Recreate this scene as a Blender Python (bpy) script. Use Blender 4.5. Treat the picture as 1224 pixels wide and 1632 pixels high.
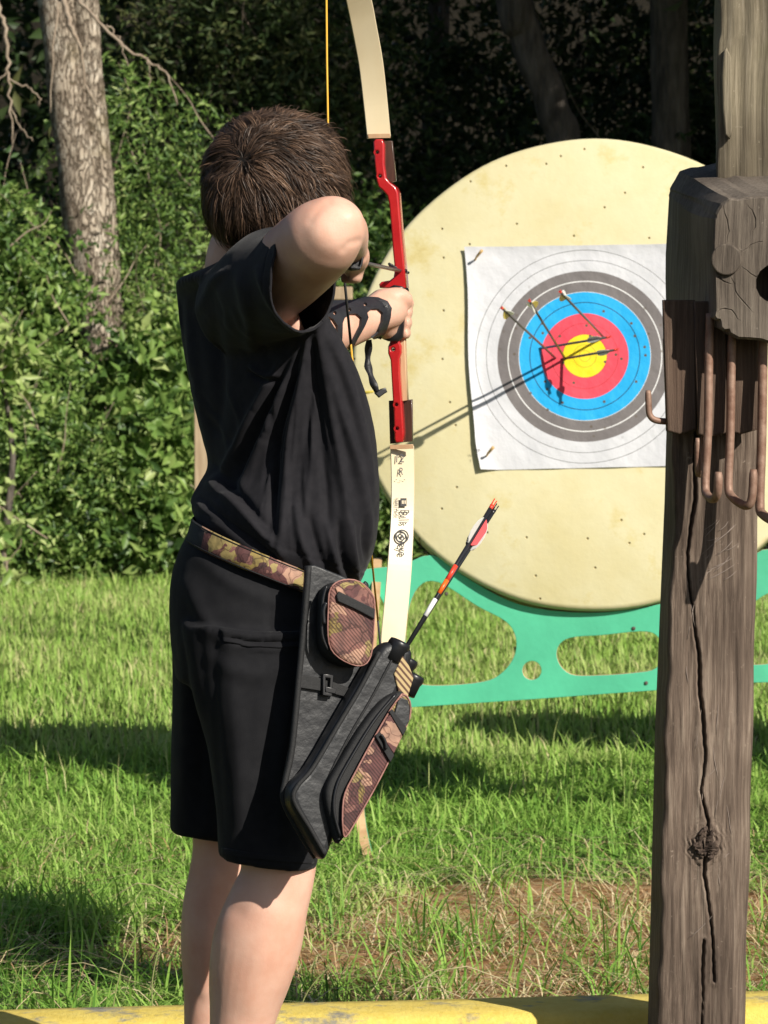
import bpy, bmesh, math, random
import numpy as np
from mathutils import Vector, Matrix
from mathutils.bvhtree import BVHTree
random.seed(7); rng = np.random.default_rng(7)
for o in list(bpy.data.objects): bpy.data.objects.remove(o)
SC = bpy.context.scene; COL = SC.collection

# ------------------------------------------------------------------ camera
F = 5800.0; HOR = 530.0; CAMH = 1.25
PITCH = math.atan((816 - HOR) / F)
cd = bpy.data.cameras.new('camera'); cam = bpy.data.objects.new('camera', cd); COL.objects.link(cam)
cam.location = (0, 0, CAMH); cam.rotation_euler = (math.pi/2 - PITCH, 0, 0)
cd.sensor_fit = 'VERTICAL'; cd.sensor_height = 36; cd.sensor_width = 27; cd.lens = F/1632*36
cd.clip_start = 0.05; cd.clip_end = 500
cd.dof.use_dof = True; cd.dof.focus_distance = 5.35; cd.dof.aperture_fstop = 23
SC.camera = cam
# ------------------------------------------------------------------ world, sun, exposure
SUN = Vector((0.545, -0.625, 0.56)).normalized()          # towards the sun
w = bpy.data.worlds.new('World'); SC.world = w; w.use_nodes = True
nt = w.node_tree; sky = nt.nodes.new('ShaderNodeTexSky'); sky.sky_type = 'NISHITA'; sky.sun_disc = False
sky.sun_elevation = math.asin(SUN.z); sky.sun_rotation = math.atan2(SUN.x, SUN.y)
bg = nt.nodes['Background']; bg.inputs['Strength'].default_value = 0.055
nt.links.new(sky.outputs[0], bg.inputs[0])
sl = bpy.data.lights.new('sun', 'SUN'); sl.energy = 5.0; sl.angle = math.radians(0.5); sl.color = (1, 0.94, 0.83)
so = bpy.data.objects.new('sun', sl); COL.objects.link(so); so.location = SUN*30
so.rotation_euler = SUN.to_track_quat('Z', 'Y').to_euler()
SC.view_settings.view_transform = 'Standard'; SC.view_settings.look = 'None'; SC.view_settings.gamma = 1
SC.view_settings.exposure = 0.31

# ------------------------------------------------------------------ pixel helpers (1224 x 1632 photograph)
FW = Vector((0, math.cos(PITCH), -math.sin(PITCH))); UP = Vector((0, math.sin(PITCH), math.cos(PITCH)))
CAM = Vector((0, 0, CAMH))
def ray(px, py): return FW*F + Vector((1, 0, 0))*(px-612) - UP*(py-816)
def P(px, py, Y):
    d = ray(px, py); return CAM + d*(Y/d.y)
def proj(co):                                            # (n,3) -> pixel coordinates
    d = co - np.array(CAM); z = d @ np.array(FW)
    return np.stack([612 + F*d[:, 0]/z, 816 - F*(d @ np.array(UP))/z], 1)
def M_(px, Y): return px*Y/F                             # pixels to metres at depth Y
class Plane:
    def __init__(s, origin, n, roll=0):
        s.o = Vector(origin); s.n = Vector(n).normalized()           # n points to the viewer
        s.u = Vector((0, 0, 1)).cross(s.n).normalized(); s.v = s.n.cross(s.u)
        if roll:
            c, k = math.cos(roll), math.sin(roll); s.u, s.v = s.u*c + s.v*k, s.v*c - s.u*k
    def uv(s, px, py):
        d = ray(px, py); t = (s.o-CAM).dot(s.n)/d.dot(s.n); q = CAM + d*t - s.o
        return (q.dot(s.u), q.dot(s.v))
    def at(s, u, v, h=0): return s.o + s.u*u + s.v*v + s.n*h
    def px(s, px, py, h=0): return s.at(*s.uv(px, py), h)
    def mat(s, h=0):
        m = Matrix((s.u, s.v, s.n)).transposed().to_4x4(); m.translation = s.o + s.n*h; return m

# ------------------------------------------------------------------ object helpers
def tag(o, label=None, cat=None, group=None, kind=None):
    for k, v in (('label', label), ('category', cat), ('group', group), ('kind', kind)):
        if v: o[k] = v
    return o
def empty(name, loc, label, cat, group=None):
    o = bpy.data.objects.new(name, None); COL.objects.link(o); o.location = loc; o.empty_display_size = .1
    return tag(o, label, cat, group)
def attach(o, parent):
    if parent is not None:
        o.parent = parent; p = parent; m = Matrix()
        chain = []
        while p is not None: chain.append(p); p = p.parent
        for p in reversed(chain): m = m @ p.matrix_parent_inverse @ p.matrix_basis if p.parent else p.matrix_basis.copy()
        o.matrix_parent_inverse = m.inverted()
    return o
def ob(name, me, mat, parent=None, smooth=True):
    o = bpy.data.objects.new(name, me); COL.objects.link(o)
    if mat is not None and not me.materials: me.materials.append(mat)
    if smooth: me.polygons.foreach_set('use_smooth', [True]*len(me.polygons))
    return attach(o, parent)
def mesh(verts, faces, name='m'):
    me = bpy.data.meshes.new(name); me.from_pydata([tuple(v) for v in verts], [], faces); me.update(); return me
def np_mesh(verts, tris_or_quads, name='m', attrs=None):
    me = bpy.data.meshes.new(name); n = len(verts); f = np.asarray(tris_or_quads); k = f.shape[1]
    me.vertices.add(n); me.vertices.foreach_set('co', np.asarray(verts, np.float32).ravel())
    me.loops.add(f.size); me.loops.foreach_set('vertex_index', f.astype(np.int32).ravel())
    me.polygons.add(len(f)); me.polygons.foreach_set('loop_start', np.arange(0, f.size, k, dtype=np.int32))
    me.update(calc_edges=True)
    for an, av in (attrs or {}).items():
        a = me.attributes.new(an, 'FLOAT', 'POINT'); a.data.foreach_set('value', np.asarray(av, np.float32))
    return me
def join_parts(parts):
    vs, fs = [], []
    for v, f in parts:
        b = len(vs); vs += [Vector(q) for q in v]; fs += [tuple(i+b for i in q) for q in f]
    return vs, fs
def rings(rs, cap=True):
    n = len(rs[0]); v = [p for r in rs for p in r]; f = []
    for i in range(len(rs)-1):
        for j in range(n):
            k = (j+1) % n; f.append((i*n+j, i*n+k, (i+1)*n+k, (i+1)*n+j))
    if cap: f.append(tuple(range(n-1, -1, -1))); f.append(tuple(range((len(rs)-1)*n, len(rs)*n)))
    return v, f
def smooth_path(pts, n):
    """Catmull-Rom through points (tuples of any length)"""
    a = np.array([list(p) for p in pts], float); m = len(a); out = []
    for i in range(m-1):
        p0, p1, p2, p3 = a[max(i-1, 0)], a[i], a[i+1], a[min(i+2, m-1)]
        for k in range(n):
            t = k/n
            out.append(.5*((2*p1) + (-p0+p2)*t + (2*p0-5*p1+4*p2-p3)*t*t + (-p0+3*p1-3*p2+p3)*t**3))
    out.append(a[-1]); return np.array(out)
def tube(pts, rad, seg=12, flat=None, ref=None, cap=True):
    pts = [Vector(p) for p in pts]; rs = []
    if not hasattr(rad, '__len__'): rad = [rad]*len(pts)
    prev = None
    for i, p in enumerate(pts):
        t = (pts[min(i+1, len(pts)-1)] - pts[max(i-1, 0)]).normalized()
        if prev is None:
            r = Vector(ref) if ref is not None else (Vector((0, 0, 1)) if abs(t.z) < .9 else Vector((1, 0, 0)))
        else: r = prev
        s = (r - t*r.dot(t)).normalized(); prev = s; q = t.cross(s)
        fl = flat if flat else 1
        rs.append([p + s*math.cos(a)*rad[i] + q*math.sin(a)*rad[i]*fl for a in [2*math.pi*j/seg for j in range(seg)]])
    return rings(rs, cap)
def tube_px(lst, seg=16, n=4, **k):
    """list of (px,py,Y,radius) smoothed"""
    a = smooth_path([tuple(P(x, y, Y)) + (r,) for x, y, Y, r in lst], n)
    return tube([q[:3] for q in a], [q[3] for q in a], seg, **k)
def spow(c, e): return math.copysign(abs(c)**e, c)
def body_ring(L, R, Y, b, e=2.3, seg=40, sh=0):
    l = P(*L, Y); r = P(*R, Y); c = (l+r)/2; A = (r-l)/2; k = 2/e
    if sh:
        a0 = A.length; a1 = math.sqrt(max(a0*a0-(sh*b)**2, (.5*a0)**2)); sv = A.normalized()*sh*b; A = A*(a1/a0)
        return [c + A*spow(math.cos(t), k) + (Vector((0, b, 0))-sv)*spow(math.sin(t), k) for t in [2*math.pi*j/seg for j in range(seg)]]
    return [c + A*spow(math.cos(t), k) + Vector((0, b*spow(math.sin(t), k), 0)) for t in [2*math.pi*j/seg for j in range(seg)]]
def loft_body(lst, n=5, seg=40, e=2.3):
    a = smooth_path(lst, n)      # xl,yl,xr,yr,Y,b
    return rings([body_ring((q[0], q[1]), (q[2], q[3]), q[4], q[5], e, seg, q[6] if len(q) > 6 else 0) for q in a])
def ellipsoid(c, rx, ry, rz, seg=20, rg=12, mat=None):
    v = []; f = []
    for i in range(1, rg):
        th = math.pi*i/rg
        for j in range(seg):
            ph = 2*math.pi*j/seg; v.append(Vector((rx*math.sin(th)*math.cos(ph), ry*math.sin(th)*math.sin(ph), rz*math.cos(th))))
    top = len(v); v.append(Vector((0, 0, rz))); v.append(Vector((0, 0, -rz)))
    for i in range(rg-2):
        for j in range(seg):
            k = (j+1) % seg; f.append((i*seg+j, (i+1)*seg+j, (i+1)*seg+k, i*seg+k))
    for j in range(seg):
        k = (j+1) % seg; f.append((top, j, k)); f.append((top+1, (rg-2)*seg+k, (rg-2)*seg+j))
    if mat is not None: v = [mat @ q for q in v]
    return [q + Vector(c) for q in v], f
def evalmesh(me, mods):
    o = bpy.data.objects.new('tmp', me); COL.objects.link(o)
    for typ, kw in mods:
        m = o.modifiers.new('m', typ)
        for k, v in kw.items(): setattr(m, k, v)
    dg = bpy.context.evaluated_depsgraph_get(); r = bpy.data.meshes.new_from_object(o.evaluated_get(dg))
    bpy.data.objects.remove(o); return r
def fused(parts, voxel, it=4, fac=.5):
    v, f = join_parts(parts); me = mesh(v, f)
    bm = bmesh.new(); bm.from_mesh(me); bmesh.ops.recalc_face_normals(bm, faces=bm.faces); bm.to_mesh(me); bm.free()
    return evalmesh(me, [('REMESH', dict(mode='VOXEL', voxel_size=voxel)), ('SMOOTH', dict(factor=fac, iterations=it))])
def plate(outer, holes=(), t=.01, bev=0.0, res=0, bres=2):
    """2-D outline with holes -> mesh, thickness t centred on z=0"""
    cu = bpy.data.curves.new('c', 'CURVE'); cu.dimensions = '2D'; cu.fill_mode = 'BOTH'
    cu.extrude = max(t/2 - bev, 0); cu.bevel_depth = bev; cu.bevel_resolution = bres; cu.offset = -bev
    for pl in [outer] + list(holes):
        s = cu.splines.new('POLY'); s.points.add(len(pl)-1); s.use_cyclic_u = True
        for i, q in enumerate(pl): s.points[i].co = (q[0], q[1], 0, 1)
    o = bpy.data.objects.new('tmp', cu); COL.objects.link(o)
    me = bpy.data.meshes.new_from_object(o.evaluated_get(bpy.context.evaluated_depsgraph_get()))
    bpy.data.objects.remove(o); bpy.data.curves.remove(cu); return me
def rounded(pts, n=4, closed=True):
    """smooth closed outline through points"""
    m = len(pts); ext = [pts[-1]] + list(pts) + [pts[0], pts[1]]; out = []
    a = np.array(ext, float)
    for i in range(1, m+1):
        p0, p1, p2, p3 = a[i-1], a[i], a[i+1], a[i+2]
        for k in range(n):
            t = k/n; out.append(tuple(.5*((2*p1)+(-p0+p2)*t+(2*p0-5*p1+4*p2-p3)*t*t+(-p0+3*p1-3*p2+p3)*t**3)))
    return out
def plate_px(pl, pts, t, h=0, bev=.002, holes=(), smooth_n=0):
    if smooth_n: pts = rounded(pts, smooth_n)
    me = plate([pl.uv(*q) for q in pts], [[pl.uv(*q) for q in hh] for hh in holes], t, bev)
    me.transform(pl.mat(h)); return me
def box_mesh(c, sx, sy, sz, bev=.003, rot=None):
    bm = bmesh.new(); bmesh.ops.create_cube(bm, size=1)
    for v in bm.verts: v.co = Vector((v.co.x*sx, v.co.y*sy, v.co.z*sz))
    if bev: bmesh.ops.bevel(bm, geom=bm.edges[:], offset=bev, segments=2, affect='EDGES', profile=.5)
    me = bpy.data.meshes.new('b'); bm.to_mesh(me); bm.free()
    me.transform(Matrix.Translation(Vector(c)) @ (rot.to_4x4() if rot else Matrix())); return me
def text_mesh(body, size=1.0):
    cu = bpy.data.curves.new('t', 'FONT'); cu.body = body; cu.size = size; cu.align_x = 'LEFT'; cu.resolution_u = 4
    o = bpy.data.objects.new('tmp', cu); COL.objects.link(o)
    me = bpy.data.meshes.new_from_object(o.evaluated_get(bpy.context.evaluated_depsgraph_get())); bpy.data.objects.remove(o); return me
def set_co(me, fn):
    for v in me.vertices: v.co = fn(v.co)
    me.update(); return me
def getco(me):
    a = np.empty(len(me.vertices)*3, np.float32); me.vertices.foreach_get('co', a); return a.reshape(-1, 3)
def getno(me):
    a = np.empty(len(me.vertices)*3, np.float32); me.vertices.foreach_get('normal', a); return a.reshape(-1, 3)
def polydist(px, line):
    d = np.full(len(px), 1e9); tt = np.zeros(len(px)); L = len(line)-1
    for i in range(L):
        a = np.array(line[i], float); b = np.array(line[i+1], float); ab = b-a
        t = np.clip(((px-a) @ ab)/(ab @ ab), 0, 1); q = a + t[:, None]*ab
        dd = np.linalg.norm(px-q, axis=1); m = dd < d; d[m] = dd[m]; tt[m] = (i+t[m])/L
    return d, tt
def snoise(x, y, z=0, s=1.0, seed=0):
    r = np.random.default_rng(seed); v = 0
    for k in range(7):
        a = r.normal(size=3)*s*(1.4**k)/1.6; v = v + np.sin(a[0]*x + a[1]*y + a[2]*z + r.uniform(0, 6.28))/(1.25**k)
    return v/3.2

# ------------------------------------------------------------------ materials
MATS = {}
def lin(c): return tuple(((x/255)/12.92 if x/255 <= .04045 else ((x/255+.055)/1.055)**2.4) for x in c)
def mat(name, base, rough=.6, var=None, scale=20, stretch=(1, 1, 1), bump=0, bscale=None, spec=.5, metal=0, sheen=0, sss=0, coat=0, detail=6, lo=.35, hi=.65, coords='Object', attr=None, transl=0):
    m = bpy.data.materials.new(name); m.use_nodes = True; n = m.node_tree; b = n.nodes['Principled BSDF']; L = n.links.new
    b.inputs['Base Color'].default_value = (*base, 1); b.inputs['Roughness'].default_value = rough
    b.inputs['Specular IOR Level'].default_value = spec; b.inputs['Metallic'].default_value = metal
    if sheen: b.inputs['Sheen Weight'].default_value = sheen; b.inputs['Sheen Roughness'].default_value = .4
    if coat: b.inputs['Coat Weight'].default_value = coat; b.inputs['Coat Roughness'].default_value = .12
    if sss: b.inputs['Subsurface Weight'].default_value = sss; b.inputs['Subsurface Radius'].default_value = (.012, .005, .003); b.inputs['Subsurface Scale'].default_value = 1
    tc = n.nodes.new('ShaderNodeTexCoord'); mp = n.nodes.new('ShaderNodeMapping'); mp.inputs['Scale'].default_value = stretch
    L(tc.outputs[coords], mp.inputs[0])
    col = None
    if var is not None:
        nz = n.nodes.new('ShaderNodeTexNoise'); nz.inputs['Scale'].default_value = scale; nz.inputs['Detail'].default_value = detail
        nz.inputs['Roughness'].default_value = .6; L(mp.outputs[0], nz.inputs['Vector'])
        rp = n.nodes.new('ShaderNodeValToRGB'); e = rp.color_ramp.elements
        e[0].position = lo; e[1].position = hi; e[0].color = (*base, 1); e[1].color = (*var, 1)
        L(nz.outputs['Fac'], rp.inputs[0]); col = rp.outputs[0]
    if attr:
        at_ = n.nodes.new('ShaderNodeAttribute'); at_.attribute_name = attr[0]
        rp = n.nodes.new('ShaderNodeValToRGB'); els = rp.color_ramp.elements
        cs = attr[1]
        for i, c in enumerate(cs):
            e = els[i] if i < 2 else els.new(1)
            e.position = i/(len(cs)-1); e.color = (*c, 1)
        # positions can reorder; set again
        for i, e in enumerate(sorted(els, key=lambda q: q.position)): pass
        L(at_.outputs['Fac'], rp.inputs[0]); col = rp.outputs[0]
    if col is not None: L(col, b.inputs['Base Color'])
    if bump:
        nb = n.nodes.new('ShaderNodeTexNoise'); nb.inputs['Scale'].default_value = bscale or scale*3; nb.inputs['Detail'].default_value = 5
        L(mp.outputs[0], nb.inputs['Vector']); bp = n.nodes.new('ShaderNodeBump'); bp.inputs['Strength'].default_value = 1
        bp.inputs['Distance'].default_value = bump; L(nb.outputs['Fac'], bp.inputs['Height']); L(bp.outputs[0], b.inputs['Normal'])
    if transl:
        tr = n.nodes.new('ShaderNodeBsdfTranslucent'); mx = n.nodes.new('ShaderNodeMixShader'); mx.inputs[0].default_value = transl
        if col is not None: L(col, tr.inputs[0])
        else: tr.inputs[0].default_value = (*base, 1)
        L(b.outputs[0], mx.inputs[1]); L(tr.outputs[0], mx.inputs[2]); L(mx.outputs[0], n.nodes['Material Output'].inputs[0])
    m['col'] = 1
    return m
def ramp_nodes(n, fac, stops, interp='LINEAR'):
    rp = n.nodes.new('ShaderNodeValToRGB'); rp.color_ramp.interpolation = interp; els = rp.color_ramp.elements
    while len(els) < len(stops): els.new(.5)
    for i, (p, c) in enumerate(stops): els[i].position = p; els[i].color = (*c, 1)
    n.links.new(fac, rp.inputs[0]); return rp.outputs[0]

skin = mat('skin', (.66, .36, .26), .48, var=(.74, .46, .35), scale=16, bump=.0002, bscale=420, spec=.35, sss=.12)
black_cotton = mat('black_cotton', (.011, .0105, .0135), .85, var=(.017, .016, .0195), scale=60, bump=.0003, bscale=1400, spec=.2, sheen=.07)
black_twill = mat('black_twill', (.008, .008, .010), .85, var=(.012, .012, .014), scale=50, bump=.0004, bscale=1100, spec=.2, sheen=.05)
nylon = mat('black_nylon', (.012, .0125, .015), .45, var=(.021, .022, .025), scale=18, bump=.0022, bscale=42, spec=.5)
nylon_dark = mat('black_webbing', (.010, .010, .011), .7, var=(.017, .017, .018), scale=200, bump=.0005, bscale=900, spec=.4)
plastic = mat('black_plastic', (.012, .012, .014), .35, spec=.5)
leather = mat('black_leather', (.014, .014, .017), .5, var=(.024, .024, .028), scale=40, bump=.0006, bscale=220, spec=.45)
red_paint = mat('red_paint', (.42, .012, .016), .25, var=(.50, .02, .02), scale=30, coat=.5, bump=.0002, bscale=300)
limb_mat = mat('cream_laminate', (.66, .55, .36), .35, var=(.72, .62, .43), scale=12, stretch=(1, 1, .12), coat=.3)
wood_core = mat('dark_wood', (.045, .022, .016), .35, var=(.09, .045, .03), scale=40, stretch=(3, 3, .3), coat=.3)
maple = mat('maple_wood', (.50, .30, .17), .4, var=(.58, .38, .22), scale=40, stretch=(3, 3, .3))
string_m = mat('yellow_string', (.75, .40, .03), .6, bump=.0003, bscale=900)
serving = mat('dark_serving', (.03, .03, .03), .6)
carbon = mat('carbon_shaft', (.018, .018, .021), .28, spec=.6)
alu = mat('grey_shaft', (.13, .12, .12), .35, spec=.6, metal=.3)
vred = mat('red_vane', (.70, .02, .03), .5, transl=.08); vwhite = mat('white_vane', (.8, .8, .76), .5, transl=.25); vyel = mat('yellow_vane', (.72, .58, .10), .5, transl=.2)
orange = mat('orange_wrap', (.85, .14, .015), .4); white_wrap = mat('white_wrap', (.8, .8, .8), .4); redn = mat('red_nock', (.8, .06, .03), .4)
steel = mat('steel', (.45, .45, .45), .3, metal=1)
ink = mat('black_ink', (.012, .012, .014), .6); ink2 = mat('pencil_ink', (.06, .06, .07), .7)

def camo_mat(name, mesh_cloth=False, sc=34):
    m = bpy.data.materials.new(name); m.use_nodes = True; n = m.node_tree; b = n.nodes['Principled BSDF']; L = n.links.new
    tc = n.nodes.new('ShaderNodeTexCoord'); nz = n.nodes.new('ShaderNodeTexNoise'); nz.inputs['Scale'].default_value = 16; nz.inputs['Detail'].default_value = 3
    L(tc.outputs['Object'], nz.inputs['Vector'])
    mx = n.nodes.new('ShaderNodeMixRGB'); mx.inputs[0].default_value = .13; L(tc.outputs['Object'], mx.inputs[1]); L(nz.outputs['Color'], mx.inputs[2])
    vo = n.nodes.new('ShaderNodeTexVoronoi'); vo.inputs['Scale'].default_value = sc; vo.inputs['Randomness'].default_value = 1; L(mx.outputs[0], vo.inputs['Vector'])
    sp = n.nodes.new('ShaderNodeSeparateColor'); L(vo.outputs['Color'], sp.inputs[0])
    c = ramp_nodes(n, sp.outputs[0], [(0, (.12, .045, .045)), (.24, (.27, .20, .06)), (.40, (.22, .10, .085)), (.58, (.36, .28, .11)), (.70, (.08, .03, .03)), (.86, (.42, .25, .18))], 'CONSTANT')
    ve = n.nodes.new('ShaderNodeTexVoronoi'); ve.feature = 'DISTANCE_TO_EDGE'; ve.inputs['Scale'].default_value = sc*1.15; L(mx.outputs[0], ve.inputs['Vector'])
    ed = ramp_nodes(n, ve.outputs['Distance'], [(0, (.35, .28, .28)), (.05, (1, 1, 1))])
    mu = n.nodes.new('ShaderNodeMixRGB'); mu.blend_type = 'MULTIPLY'; mu.inputs[0].default_value = 1; L(c, mu.inputs[1]); L(ed, mu.inputs[2])
    nf = n.nodes.new('ShaderNodeTexNoise'); nf.inputs['Scale'].default_value = 60; nf.inputs['Detail'].default_value = 6; L(tc.outputs['Object'], nf.inputs['Vector'])
    sh = ramp_nodes(n, nf.outputs['Fac'], [(.3, (.55, .55, .55)), (.7, (1.15, 1.1, 1.05))])
    m2 = n.nodes.new('ShaderNodeMixRGB'); m2.blend_type = 'MULTIPLY'; m2.inputs[0].default_value = 1; L(mu.outputs[0], m2.inputs[1]); L(sh, m2.inputs[2])
    out = m2.outputs[0]
    if mesh_cloth:
        w1 = n.nodes.new('ShaderNodeTexWave'); w1.inputs['Scale'].default_value = 95; w1.wave_type = 'BANDS'; w1.bands_direction = 'DIAGONAL'; L(tc.outputs['Object'], w1.inputs['Vector'])
        g = ramp_nodes(n, w1.outputs['Fac'], [(.25, (.42, .36, .33)), (.6, (1, 1, 1))])
        m3 = n.nodes.new('ShaderNodeMixRGB'); m3.blend_type = 'MULTIPLY'; m3.inputs[0].default_value = 1; L(out, m3.inputs[1]); L(g, m3.inputs[2]); out = m3.outputs[0]
    L(out, b.inputs['Base Color']); b.inputs['Roughness'].default_value = .75
    bp = n.nodes.new('ShaderNodeBump'); bp.inputs['Distance'].default_value = .0008; nb = n.nodes.new('ShaderNodeTexNoise'); nb.inputs['Scale'].default_value = 120
    L(tc.outputs['Object'], nb.inputs['Vector']); L(nb.outputs['Fac'], bp.inputs['Height']); L(bp.outputs[0], b.inputs['Normal'])
    return m
camo = camo_mat('camouflage_cloth'); camo_mesh = camo_mat('camouflage_mesh', True, 26)
piping = mat('pink_piping', (.40, .20, .17), .8, var=(.22, .10, .08), scale=60)

def stripes_mat():
    m = bpy.data.materials.new('striped_tan_cloth'); m.use_nodes = True; n = m.node_tree; b = n.nodes['Principled BSDF']
    tc = n.nodes.new('ShaderNodeTexCoord'); w1 = n.nodes.new('ShaderNodeTexWave'); w1.inputs['Scale'].default_value = 55; w1.bands_direction = 'DIAGONAL'; w1.inputs['Distortion'].default_value = .5
    n.links.new(tc.outputs['Object'], w1.inputs['Vector'])
    c = ramp_nodes(n, w1.outputs['Fac'], [(.3, (.10, .05, .03)), (.5, (.46, .34, .17))]); n.links.new(c, b.inputs['Base Color']); b.inputs['Roughness'].default_value = .8; return m
striped = stripes_mat()

def wood_mat(name, c0, c1, c2, moss=None, sc=9):
    m = bpy.data.materials.new(name); m.use_nodes = True; n = m.node_tree; b = n.nodes['Principled BSDF']; L = n.links.new
    tc = n.nodes.new('ShaderNodeTexCoord'); mp = n.nodes.new('ShaderNodeMapping'); mp.inputs['Scale'].default_value = (1, 1, .035); L(tc.outputs['Object'], mp.inputs[0])
    wv = n.nodes.new('ShaderNodeTexNoise'); wv.inputs['Scale'].default_value = 3; L(tc.outputs['Object'], wv.inputs['Vector'])
    ma = n.nodes.new('ShaderNodeMixRGB'); ma.inputs[0].default_value = .018; L(mp.outputs[0], ma.inputs[1]); L(wv.outputs['Color'], ma.inputs[2])
    nz = n.nodes.new('ShaderNodeTexNoise'); nz.inputs['Scale'].default_value = sc*16; nz.inputs['Detail'].default_value = 12; nz.inputs['Roughness'].default_value = .75; L(ma.outputs[0], nz.inputs['Vector'])
    c = ramp_nodes(n, nz.outputs['Fac'], [(.3, c0), (.5, c1), (.7, c2)])
    n2 = n.nodes.new('ShaderNodeTexNoise'); n2.inputs['Scale'].default_value = 5; n2.inputs['Detail'].default_value = 4; L(tc.outputs['Object'], n2.inputs['Vector'])
    sh = ramp_nodes(n, n2.outputs['Fac'], [(.35, (.66, .62, .6)), (.65, (1.15, 1.12, 1.1))])
    mu = n.nodes.new('ShaderNodeMixRGB'); mu.blend_type = 'MULTIPLY'; mu.inputs[0].default_value = 1; L(c, mu.inputs[1]); L(sh, mu.inputs[2]); out = mu.outputs[0]
    # pale specks and scratches
    n3 = n.nodes.new('ShaderNodeTexNoise'); n3.inputs['Scale'].default_value = 70; n3.inputs['Detail'].default_value = 8; n3.inputs['Roughness'].default_value = .8; L(tc.outputs['Object'], n3.inputs['Vector'])
    k = ramp_nodes(n, n3.outputs['Fac'], [(.62, (0, 0, 0)), (.70, (.8, .8, .8))])
    m5 = n.nodes.new('ShaderNodeMixRGB'); L(k, m5.inputs[0]); L(out, m5.inputs[1]); m5.inputs[2].default_value = (c2[0]*1.5, c2[1]*1.5, c2[2]*1.5, 1); out = m5.outputs[0]
    if moss:
        n4 = n.nodes.new('ShaderNodeTexNoise'); n4.inputs['Scale'].default_value = 4.5; n4.inputs['Detail'].default_value = 7; L(tc.outputs['Object'], n4.inputs['Vector'])
        k = ramp_nodes(n, n4.outputs['Fac'], [(.5, (0, 0, 0)), (.66, (.8, .8, .8))])
        m4 = n.nodes.new('ShaderNodeMixRGB'); L(k, m4.inputs[0]); L(out, m4.inputs[1]); m4.inputs[2].default_value = (*moss, 1); out = m4.outputs[0]
    L(out, b.inputs['Base Color']); b.inputs['Roughness'].default_value = .8; b.inputs['Specular IOR Level'].default_value = .3
    bp = n.nodes.new('ShaderNodeBump'); bp.inputs['Distance'].default_value = .004; bp.inputs['Strength'].default_value = .8; L(nz.outputs['Fac'], bp.inputs['Height']); L(bp.outputs[0], b.inputs['Normal'])
    return m
old_wood = wood_mat('weathered_post_wood', (.050, .036, .028), (.15, .113, .088), (.30, .245, .195))
moss_wood = wood_mat('mossy_grey_wood', (.08, .068, .045), (.19, .165, .115), (.33, .29, .22), moss=(.13, .125, .05))
beam_wood = wood_mat('weathered_beam_wood', (.06, .050, .040), (.16, .135, .11), (.28, .245, .20))
board_wood = wood_mat('brown_board_wood', (.045, .028, .020), (.10, .066, .048), (.16, .115, .085))
rust = mat('rusty_steel', (.20, .105, .070), .6, var=(.33, .21, .155), scale=45, bump=.0006, bscale=160, metal=.25, spec=.5)
def bark_mat(name, c0, c1, c2, moss):
    m = bpy.data.materials.new(name); m.use_nodes = True; n = m.node_tree; b = n.nodes['Principled BSDF']; L = n.links.new
    tc = n.nodes.new('ShaderNodeTexCoord'); mp = n.nodes.new('ShaderNodeMapping'); mp.inputs['Scale'].default_value = (1, 1, .26); L(tc.outputs['Object'], mp.inputs[0])
    nw = n.nodes.new('ShaderNodeTexNoise'); nw.inputs['Scale'].default_value = 14; nw.inputs['Detail'].default_value = 5; L(mp.outputs[0], nw.inputs['Vector'])
    mw = n.nodes.new('ShaderNodeMixRGB'); mw.inputs[0].default_value = .14; L(mp.outputs[0], mw.inputs[1]); L(nw.outputs['Color'], mw.inputs[2])
    vo = n.nodes.new('ShaderNodeTexVoronoi'); vo.feature = 'DISTANCE_TO_EDGE'; vo.inputs['Scale'].default_value = 44; L(mw.outputs[0], vo.inputs['Vector'])
    nz = n.nodes.new('ShaderNodeTexNoise'); nz.inputs['Scale'].default_value = 7; nz.inputs['Detail'].default_value = 9; nz.inputs['Roughness'].default_value = .7; L(tc.outputs['Object'], nz.inputs['Vector'])
    c = ramp_nodes(n, nz.outputs['Fac'], [(.32, c0), (.5, c1), (.68, c2)])
    f = ramp_nodes(n, vo.outputs['Distance'], [(.0, (.42, .38, .35)), (.16, (1, 1, 1))])
    mu = n.nodes.new('ShaderNodeMixRGB'); mu.blend_type = 'MULTIPLY'; mu.inputs[0].default_value = 1; L(c, mu.inputs[1]); L(f, mu.inputs[2])
    n4 = n.nodes.new('ShaderNodeTexNoise'); n4.inputs['Scale'].default_value = 2.6; n4.inputs['Detail'].default_value = 6; L(tc.outputs['Object'], n4.inputs['Vector'])
    k = ramp_nodes(n, n4.outputs['Fac'], [(.54, (0, 0, 0)), (.66, (.75, .75, .75))]); m4 = n.nodes.new('ShaderNodeMixRGB'); L(k, m4.inputs[0]); L(mu.outputs[0], m4.inputs[1]); m4.inputs[2].default_value = (*moss, 1)
    L(m4.outputs[0], b.inputs['Base Color']); b.inputs['Roughness'].default_value = .95; b.inputs['Specular IOR Level'].default_value = .15
    bp = n.nodes.new('ShaderNodeBump'); bp.inputs['Distance'].default_value = .02; L(f, bp.inputs['Height']); L(bp.outputs[0], b.inputs['Normal']); return m
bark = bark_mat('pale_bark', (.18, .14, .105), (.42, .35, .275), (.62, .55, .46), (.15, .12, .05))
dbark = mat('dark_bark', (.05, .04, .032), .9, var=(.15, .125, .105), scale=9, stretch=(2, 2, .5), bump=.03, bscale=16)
twig_m = mat('dead_twig', (.24, .18, .13), .9, var=(.36, .29, .22), scale=30)
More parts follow.
